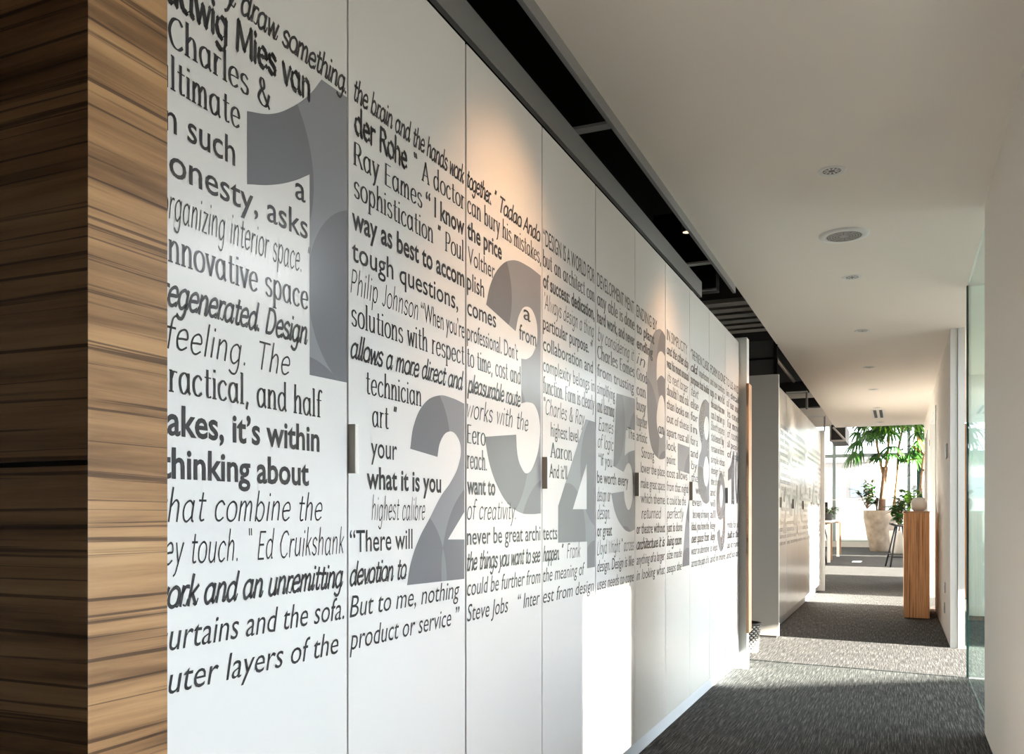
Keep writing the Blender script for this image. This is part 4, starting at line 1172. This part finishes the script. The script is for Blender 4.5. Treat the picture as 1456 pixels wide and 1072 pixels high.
def bush(parent, name, c, rad, count, length, width, mat, seed, stems=True, up=0.3):
    rnd = random.Random(seed)
    fo, st = MB(), MB()
    c = Vector(c)
    root = c - Vector((0, 0, rad[2]))
    nst = max(4, count // 14)
    tips = []
    for k in range(nst):
        while True:
            q = Vector((rnd.uniform(-1, 1), rnd.uniform(-1, 1), rnd.uniform(-.6, 1)))
            if q.length < 1:
                break
        tip = c + Vector((q.x * rad[0], q.y * rad[1], q.z * rad[2]))
        mid = (root + tip) / 2 + Vector((rnd.uniform(-.1, .1) * rad[0], rnd.uniform(-.1, .1) * rad[1], .1 * rad[2]))
        tips.append((root, mid, tip))
        st.tube([root, mid, tip], 0.012 * rad[2] / .4 + .004, 6, 0.004)
    for k in range(count):
        root_, mid, tip = tips[k % nst]
        f = rnd.uniform(.25, 1.05)
        p = root_.lerp(mid, f * 2) if f < .5 else mid.lerp(tip, f * 2 - 1)
        a = rnd.uniform(0, 2 * PI)
        d = Vector((math.cos(a), math.sin(a), rnd.uniform(-.2, .7) + up))
        leaf_blade(fo, p, d, Vector((0, 0, 1)), length * rnd.uniform(.7, 1.25), width * rnd.uniform(.7, 1.2), rnd.uniform(.5, 1.3), 4)
    fo.build(name, mat, parent)
    if stems:
        st.build('stems', M['bark'], parent, smooth=True)


def pot_profile(r0, r1, h, z0=0.0):
    return [(0.02, z0), (r0, z0), (r0 + .02, z0 + .02), (r0 + (r1 - r0) * .55, z0 + h * .4), (r1 * .985, z0 + h * .8), (r1, z0 + h), (r1 - .05, z0 + h), (r1 - .07, z0 + h - .10)]


# ------------------------------------------------------------------ big palm
px_, py_ = -0.53, 31.3
t = thing('palm_tree', (px_, py_, 0), 'tall fan palm in a huge weathered clay pot before the window', 'palm')
MB().lathe(pot_profile(0.30, 0.515, 1.33), px_, py_, 48, cap=False).build('pot', M['pot'], t, smooth=True)
MB().lathe([(0.001, 1.25), (0.47, 1.25)], px_, py_, 32, cap=False).build('soil', M['soil'], t)
rnd = random.Random(5)
tr = [(px_ + .03, py_, 1.2), (px_ + .06, py_ + .02, 1.7), (px_ + .11, py_, 2.2), (px_ + .15, py_, 2.75)]
MB().tube(tr, 0.115, 14, 0.085).build('trunk', M['bark'], t, smooth=True)
MB().tube([(px_ - .10, py_ + .1, 1.2), (px_ - .12, py_ + .12, 1.6), (px_ - .09, py_ + .1, 1.75)], 0.06, 10, .05).build('trunk_stump', M['bark'], t, smooth=True)
canes = [[(px_ + .12, py_, 2.3), (px_ + .0, py_, 2.9), (px_ - .12, py_ - .05, 3.6), (px_ - .15, py_, 4.3)],
         [(px_ + .13, py_, 2.5), (px_ + .22, py_, 3.2), (px_ + .30, py_ + .1, 4.2)],
         [(px_ + .38, py_ + .1, 1.25), (px_ + .5, py_ + .1, 2.4), (px_ + .55, py_ + .2, 3.4), (px_ + .75, py_ + .2, 4.3)],
         [(px_ + .14, py_, 2.7), (px_ + .26, py_ - .05, 3.05)]]
for c in canes:
    MB().tube(catmull(c, 5), 0.045, 8, 0.03).build('cane', M['leaf_brown'], t, smooth=True)


def frond(parent, head, az, elev, pet, blade, nb, mat, droop=1.0, spread=150):
    mb = MB()
    d = Vector((math.cos(az) * math.cos(elev), math.sin(az) * math.cos(elev), math.sin(elev)))
    hub = Vector(head) + d * pet + Vector((0, 0, -.06 * pet))
    mb.tube([head, Vector(head) + d * pet * .5 + Vector((0, 0, .03)), hub], 0.012, 5, 0.008)
    side = d.cross(Vector((0, 0, 1))).normalized()
    upv = side.cross(d)
    for k in range(nb):
        a = math.radians(-spread / 2 + spread * k / (nb - 1))
        bd = d * math.cos(a) + side * math.sin(a)
        ln = blade * (1 - .25 * abs(k - nb / 2) / (nb / 2)) * rnd.uniform(.9, 1.08)
        leaf_blade(mb, hub, bd, upv, ln, 0.07, droop * rnd.uniform(.8, 1.2), 6)
    mb.build('frond', mat, parent)


mats = [M['leaf'], M['leaf'], M['leaf_dark'], M['leaf_light']]
# (crown the stalk leaves from, heading, rise, stalk, blade length, fan of blades, colour)
crowns = {'a': (-.12, 0, 3.75), 'b': (.30, 0, 3.9), 'c': (.62, .15, 3.9), 'd': (.28, -.05, 3.0), 'e': (.60, .1, 3.3)}
FR = [('a', PI, .35, .55, .95, 0), ('a', PI * 1.05, -.15, .55, .95, 0), ('a', PI * .9, .9, .5, .9, 2), ('a', PI * 1.4, .2, .5, .9, 1), ('a', PI * .6, .3, .5, .85, 2),
      ('a', PI * .98, -.7, .6, .85, 0), ('a', PI * 1.15, -.55, .85, .85, 1),
      ('b', PI * .8, .9, .5, .9, 0), ('b', PI * 1.3, .5, .5, .95, 3), ('b', PI * 1.6, .6, .5, .9, 1), ('b', .3, .9, .5, .9, 2), ('b', -PI * .5, .0, .5, .85, 0), ('b', PI * 1.1, .15, .5, .8, 0),
      ('c', 0, .45, .5, .95, 3), ('c', -.4, -.05, .55, .95, 0), ('c', -PI * .5, .35, .5, .9, 3), ('c', .5, .9, .5, .9, 2), ('c', -.25, -.5, .6, .95, 1), ('c', -PI * .75, .7, .45, .85, 3), ('c', .1, .1, .75, .9, 0),
      ('d', PI * 1.1, .25, .35, .6, 0), ('d', -.2, .3, .35, .6, 1), ('d', -PI * .5, .5, .3, .6, 0), ('d', PI * .8, .6, .35, .6, 2),
      ('e', -.1, .0, .35, .9, 0), ('e', -.5, -.3, .4, .95, 0), ('e', PI * 1.3, .3, .4, .8, 1), ('e', .3, .35, .4, .8, 2)]
for (cr, az, el, pet, bl, mi) in FR:
    hx, hy, hz = crowns[cr]
    frond(t, (px_ + hx, py_ + hy, hz), az + rnd.uniform(-.12, .12), el, pet, bl, 14, mats[mi], rnd.uniform(1.0, 1.7), 185)
for k in range(26):
    hx, hy, hz = crowns['abc'[k % 3]]
    frond(t, (px_ + hx, py_ + hy, hz + .15), rnd.uniform(0, 2 * PI), rnd.uniform(.1, 1.2), rnd.uniform(.4, .7), .88, 14, mats[k % 4], 1.3, 175)
bush(t, 'undergrowth', (px_ - .40, py_ - .15, 1.95), (.40, .3, .55), 170, .19, .10, M['leaf_dark'], 11, up=.1)

# leafy plants on the floor right of the palm
def floor_plant(x, y, r0, r1, ph, crown_z, rad, count, ln, wd, mat, seed, label, name='potted_plant'):
    t = thing(name, (x, y, 0), label, 'plant')
    MB().lathe(pot_profile(r0, r1, ph), x, y, 32, cap=False).build('pot', M['white'], t, smooth=True)
    MB().lathe([(0.001, ph - .07), (r1 - .05, ph - .07)], x, y, 24, cap=False).build('soil', M['soil'], t)
    MB().tube([(x, y, ph - .1), (x + .02, y, crown_z - rad[2])], .03, 8, .02).build('stem', M['bark'], t, smooth=True)
    bush(t, 'foliage', (x, y, crown_z), rad, count, ln, wd, mat, seed, up=0.1)
    return t


floor_plant(0.02, 29.6, .2, .28, .7, 1.45, (.42, .4, .62), 200, .24, .13, M['leaf'], 3, 'bushy mid green potted plant behind the bar stool')
floor_plant(0.42, 29.0, .2, .26, .8, 1.75, (.34, .34, .42), 170, .20, .11, M['leaf_light'], 4, 'bright yellow-green potted plant above the walnut counter')
t = thing('dracaena', (0.66, 30.0, 0), 'slim caned plant with drooping brown-green leaves where the corridor wall ends', 'plant')
MB().lathe(pot_profile(.2, .27, .7), .66, 30.0, 32, cap=False).build('pot', M['white'], t, smooth=True)
MB().lathe([(0.001, .63), (.22, .63)], .66, 30.0, 24, cap=False).build('soil', M['soil'], t)
MB().tube(catmull([(.66, 30.0, .6), (.62, 30.0, 1.6), (.68, 30.0, 2.6), (.74, 30.0, 3.05)], 5), .05, 10, .035).build('cane', M['bark'], t, smooth=True)
MB().tube(catmull([(.68, 30.0, .6), (.78, 30.05, 1.7), (.74, 30.0, 2.5)], 5), .03, 8, .02).build('cane', M['oak'], t, smooth=True)
mb = MB()
for (d, ln, z) in (((-1, .1, .1), .72, 2.92), ((-.8, -.4, .9), .7, 3.0), ((.4, -.5, .9), .7, 3.0), ((-.3, .6, 1.2), .8, 3.05)):
    leaf_blade(mb, (.76, 30.0, z), Vector(d), Vector((0, 0, 1)), ln, .14, .5, 6)
mb.build('leaf', M['leaf_brown'], t)
mb = MB()
for (d, ln, z) in (((-1, .1, .25), .62, 2.45), ((-.3, -.9, .6), .5, 2.5), ((.1, -.3, 1.0), .75, 1.5), ((-.25, -.3, 1.0), .7, 1.4), ((.3, .1, 1.1), .8, 1.45)):
    leaf_blade(mb, (.76, 30.0, z), Vector(d), Vector((0, 0, 1)), ln, .13, .8, 6)
mb.build('leaf', M['leaf_dark'], t)

# ------------------------------------------------------------------ high tables with a plant
def high_table(y0, y1, label):
    t = thing('high_table', (-2.1, (y0 + y1) / 2, 0), label, 'table', 'high tables by the window')
    MB().rbox(-2.75, -1.50, y0 - .06, y1 + .06, 0.985, 1.035, .004).build('table_top', M['table_top'], t)
    MB().box(-2.70, -1.56, y0, y1, 0.955, 0.985).build('apron', M['oak_dark'], t)
    for (x, y) in ((-1.56, y0 + .05), (-1.60, y1 - .05), (-2.66, y0 + .05), (-2.66, y1 - .05)):
        MB().rbox(x - .035, x + .035, y - .035, y + .035, 0, .955, .003).build('leg', M['white_metal'] if y < (y0 + y1) / 2 else M['oak_dark'], t)
    return t


high_table(23.0, 24.4, 'white topped high table carrying plants and a dark monitor')
high_table(26.6, 28.3, 'empty white topped high table behind the one carrying plants')
for (x, y, a, lab) in ((-1.85, 22.3, .3, 'black bar stool half hidden at the near high table'), (-1.95, 25.5, 1.2, 'black bar stool between the two high tables')):
    stool(x, y, a, lab)
t = thing('table_plant', (-1.62, 23.6, 1.035), 'small leafy plant in a low pot on the near high table', 'plant')
MB().lathe(pot_profile(.09, .12, .16, 1.035), -1.62, 23.6, 24, cap=False).build('pot', M['soot'], t, smooth=True)
MB().lathe([(0.001, 1.16), (.07, 1.16)], -1.62, 23.6, 24, cap=False).build('soil', M['soil'], t)
bush(t, 'foliage', (-1.60, 23.6, 1.30), (.26, .2, .22), 90, .16, .05, M['leaf'], 21, up=.2)
t = thing('flower_pot', (-1.95, 23.8, 1.035), 'orange and green flowering plant on the near high table, beside the dark monitor', 'plant')
MB().lathe(pot_profile(.08, .11, .14, 1.035), -1.95, 23.8, 24, cap=False).build('pot', M['soot'], t, smooth=True)
bush(t, 'foliage', (-1.93, 23.8, 1.27), (.2, .16, .18), 60, .13, .05, M['leaf_light'], 22, up=.2)
mb = MB()
r5 = random.Random(9)
for k in range(14):
    c = Vector((-1.93 + r5.uniform(-.16, .16), 23.75 + r5.uniform(-.12, .1), 1.34 + r5.uniform(-.05, .12)))
    for q in range(5):
        a = 2 * PI * q / 5
        leaf_blade(mb, c, Vector((math.cos(a), math.sin(a), .5)), Vector((0, 0, 1)), .035, .025, .4, 2)
mb.build('blossoms', M['flower'], t)
t = thing('monitor', (-1.98, 24.15, 1.035), 'dark screen standing on the near high table behind the plants', 'monitor')
MB().rbox(-2.25, -1.66, 24.13, 24.17, 1.12, 1.50, .006).build('screen', M['screen'], t)
MB().rbox(-2.0, -1.92, 24.14, 24.19, 1.04, 1.2, .004).build('stand', M['soot'], t)
MB().rbox(-2.08, -1.84, 24.05, 24.28, 1.0352, 1.045, .003).build('foot', M['soot'], t)

# floor box
t = thing('floor_box', (-0.93, 24.0, 0), 'small bright metal floor box lid in the carpet of the far lounge', 'floor box')
MB().rbox(-1.05, -0.83, 23.3, 24.1, 0.0005, 0.008, .002).build('lid', M['chrome'], t)
MB().box(-0.98, -0.90, 23.6, 23.75, 0.008, 0.010).build('flap', M['soot'], t)

# white blind over the lower part of the far window
t = thing('window_blind', (-2.0, FY - .02, 1.0), 'translucent white woven blind covering the lower far window', 'blind')
bm_, bnt, bp = new_mat('woven_blind')
bp.inputs['Base Color'].default_value = (0.86, 0.86, 0.83, 1)
bp.inputs['Roughness'].default_value = 0.8
btr = bnt.nodes.new('ShaderNodeBsdfTranslucent')
btr.inputs['Color'].default_value = (0.9, 0.9, 0.87, 1)
bmx = bnt.nodes.new('ShaderNodeMixShader')
bmx.inputs['Fac'].default_value = 0.8
bnt.links.new(bp.outputs[0], bmx.inputs[1])
bnt.links.new(btr.outputs[0], bmx.inputs[2])
bnt.links.new(bmx.outputs[0], bnt.nodes['Material Output'].inputs['Surface'])
for (a, b) in zip(MX[:-1], MX[1:]):
    MB().box(a + .06, b - .06, FY - .010, FY - .006, 0.22, 1.76).build('blind_panel', bm_, t)
MB().box(-6.9, 6.3, FY - .02, FY - .0, 1.75, 1.775).build('bottom_bar', M['white_metal'], t)

t = thing('added_sun_blind', (4.49, 6.45, 2.7), 'added half lowered roller blind keeping sun off the cabinet doors', 'blind')
MB().box(4.485, 4.489, 4.72, 8.18, 1.50, 2.68).build('cloth', M['grille'], t)  # unseen cloth added to cut the sun above the floor band
MB().tube([(4.47, 4.72, 2.69), (4.47, 8.18, 2.69)], .025, 12).build('roller', M['white_metal'], t, smooth=True)
MB().box(4.48, 4.495, 4.72, 8.18, 1.485, 1.505).build('bottom_bar', M['white_metal'], t)

t = thing('added_sun_blind', (4.49, 2.71, 2.7), 'added short translucent roller blind softening the sun patch on the doors', 'blind')
MB().box(4.485, 4.489, 2.34, 3.08, 2.22, 2.68).build('cloth', bm_, t)  # unseen cloth added to fade the top of the door sun patch
MB().tube([(4.47, 2.34, 2.69), (4.47, 3.08, 2.69)], .025, 12).build('roller', M['white_metal'], t, smooth=True)
MB().box(4.48, 4.495, 2.34, 3.08, 2.205, 2.222).build('bottom_bar', M['white_metal'], t)

# ------------------------------------------------------------------ seen through the gap on the right
t = thing('low_bookcase', (1.9, 27.6, 0), 'light wood slatted cabinet glimpsed through the glass doorway', 'cabinet')
MB().rbox(1.35, 3.4, 27.5, 27.95, 0.0, 1.27, .004).build('body', M['oak'], t)
for k in range(6):
    MB().box(1.36, 3.39, 27.485, 27.5, .12 + k * .19, .13 + k * .19).build('slat_line', M['oak_dark'], t)
MB().rbox(1.32, 3.43, 27.47, 27.98, 1.27, 1.30, .003).build('top', M['table_top'], t)
t = thing('lounge_chair', (1.45, 24.9, 0), 'dark grey lounge chair glimpsed through the glass doorway', 'chair')
MB().rbox(1.10, 1.80, 24.7, 25.35, 0.20, 0.42, .04).build('seat', M['fabric'], t, smooth=False)
MB().rbox(1.10, 1.80, 25.2, 25.36, 0.38, 0.85, .04).build('backrest', M['fabric'], t)
for (x, y) in ((1.15, 24.75), (1.75, 24.75), (1.15, 25.3), (1.75, 25.3)):
    MB().tube([(x, y, .22), (x, y, 0)], .018, 8).build('leg', M['stool_metal'], t)
floor_plant(1.75, 29.0, .2, .3, .8, 2.1, (.45, .4, .6), 150, .26, .13, M['leaf_dark'], 8, 'dark leafy plant glimpsed past the dark edge of the glass screen')

# ------------------------------------------------------------------ outdoors
def tower(x0, x1, y0, y1, z1, mat, label, nx, nz, wx=.62, wz=.5, zb=-12.0):
    t = thing('office_building', ((x0 + x1) / 2, (y0 + y1) / 2, zb), label, 'building', 'pale buildings outside')
    MB().box(x0, x1, y0, y1, zb, z1).build('walls', mat, t)
    MB().box(x0 - .3, x1 + .3, y0 - .3, y1 + .3, z1, z1 + .6).build('parapet', mat, t)
    sx, sz = (x1 - x0) / nx, 3.6
    for i in range(nx):
        for k in range(nz):
            cx, cz = x0 + sx * (i + .5), z1 - 2.6 - sz * k
            MB().box(cx - sx * wx / 2, cx + sx * wx / 2, y0 - .06, y0 + .02, cz - sz * wz / 2, cz + sz * wz / 2).build('window', M['city_glass'], t)
    return t


tower(-9.5, -2.5, 95, 110, 6.6, M['city_pink'], 'pale pinkish building with bluish windows outside, just beside the palm', 3, 4)
tower(-26, -11, 120, 140, 4.0, M['city'], 'low whitish building outside, behind the high tables', 5, 3)
tower(2.0, 14, 120, 140, 5.0, M['city'], 'whitish building outside, behind the palm fronds', 4, 3)
# unseen sun blocker added outside the right facade; its slope slants the sunlit edge
t = thing('sun_blocker', (9.5, 4.5, -12.0), 'added sloped block outside the side window, slanting the sunlit edge', 'building')
MB().prism([(3.3, -12), (5.81, -12), (5.81, 2.14), (4.59, 2.53), (4.57, 4.6), (3.3, 4.6)], 0, 9.0, 9.4).build('walls', M['city'], t)
tree = thing('street_tree', (8.0, 62, -12), 'dark leafy tree outside, glimpsed through the gap beside the glass edge', 'tree')
MB().tube([(8.0, 62, -12), (8.2, 62, -3), (8.1, 62, 2)], .35, 10, .15).build('trunk', M['bark'], tree, smooth=True)
bush(tree, 'crown', (8.0, 62, 4.5), (4.2, 4, 4.5), 900, .9, .5, M['leaf_dark'], 31, up=.1)
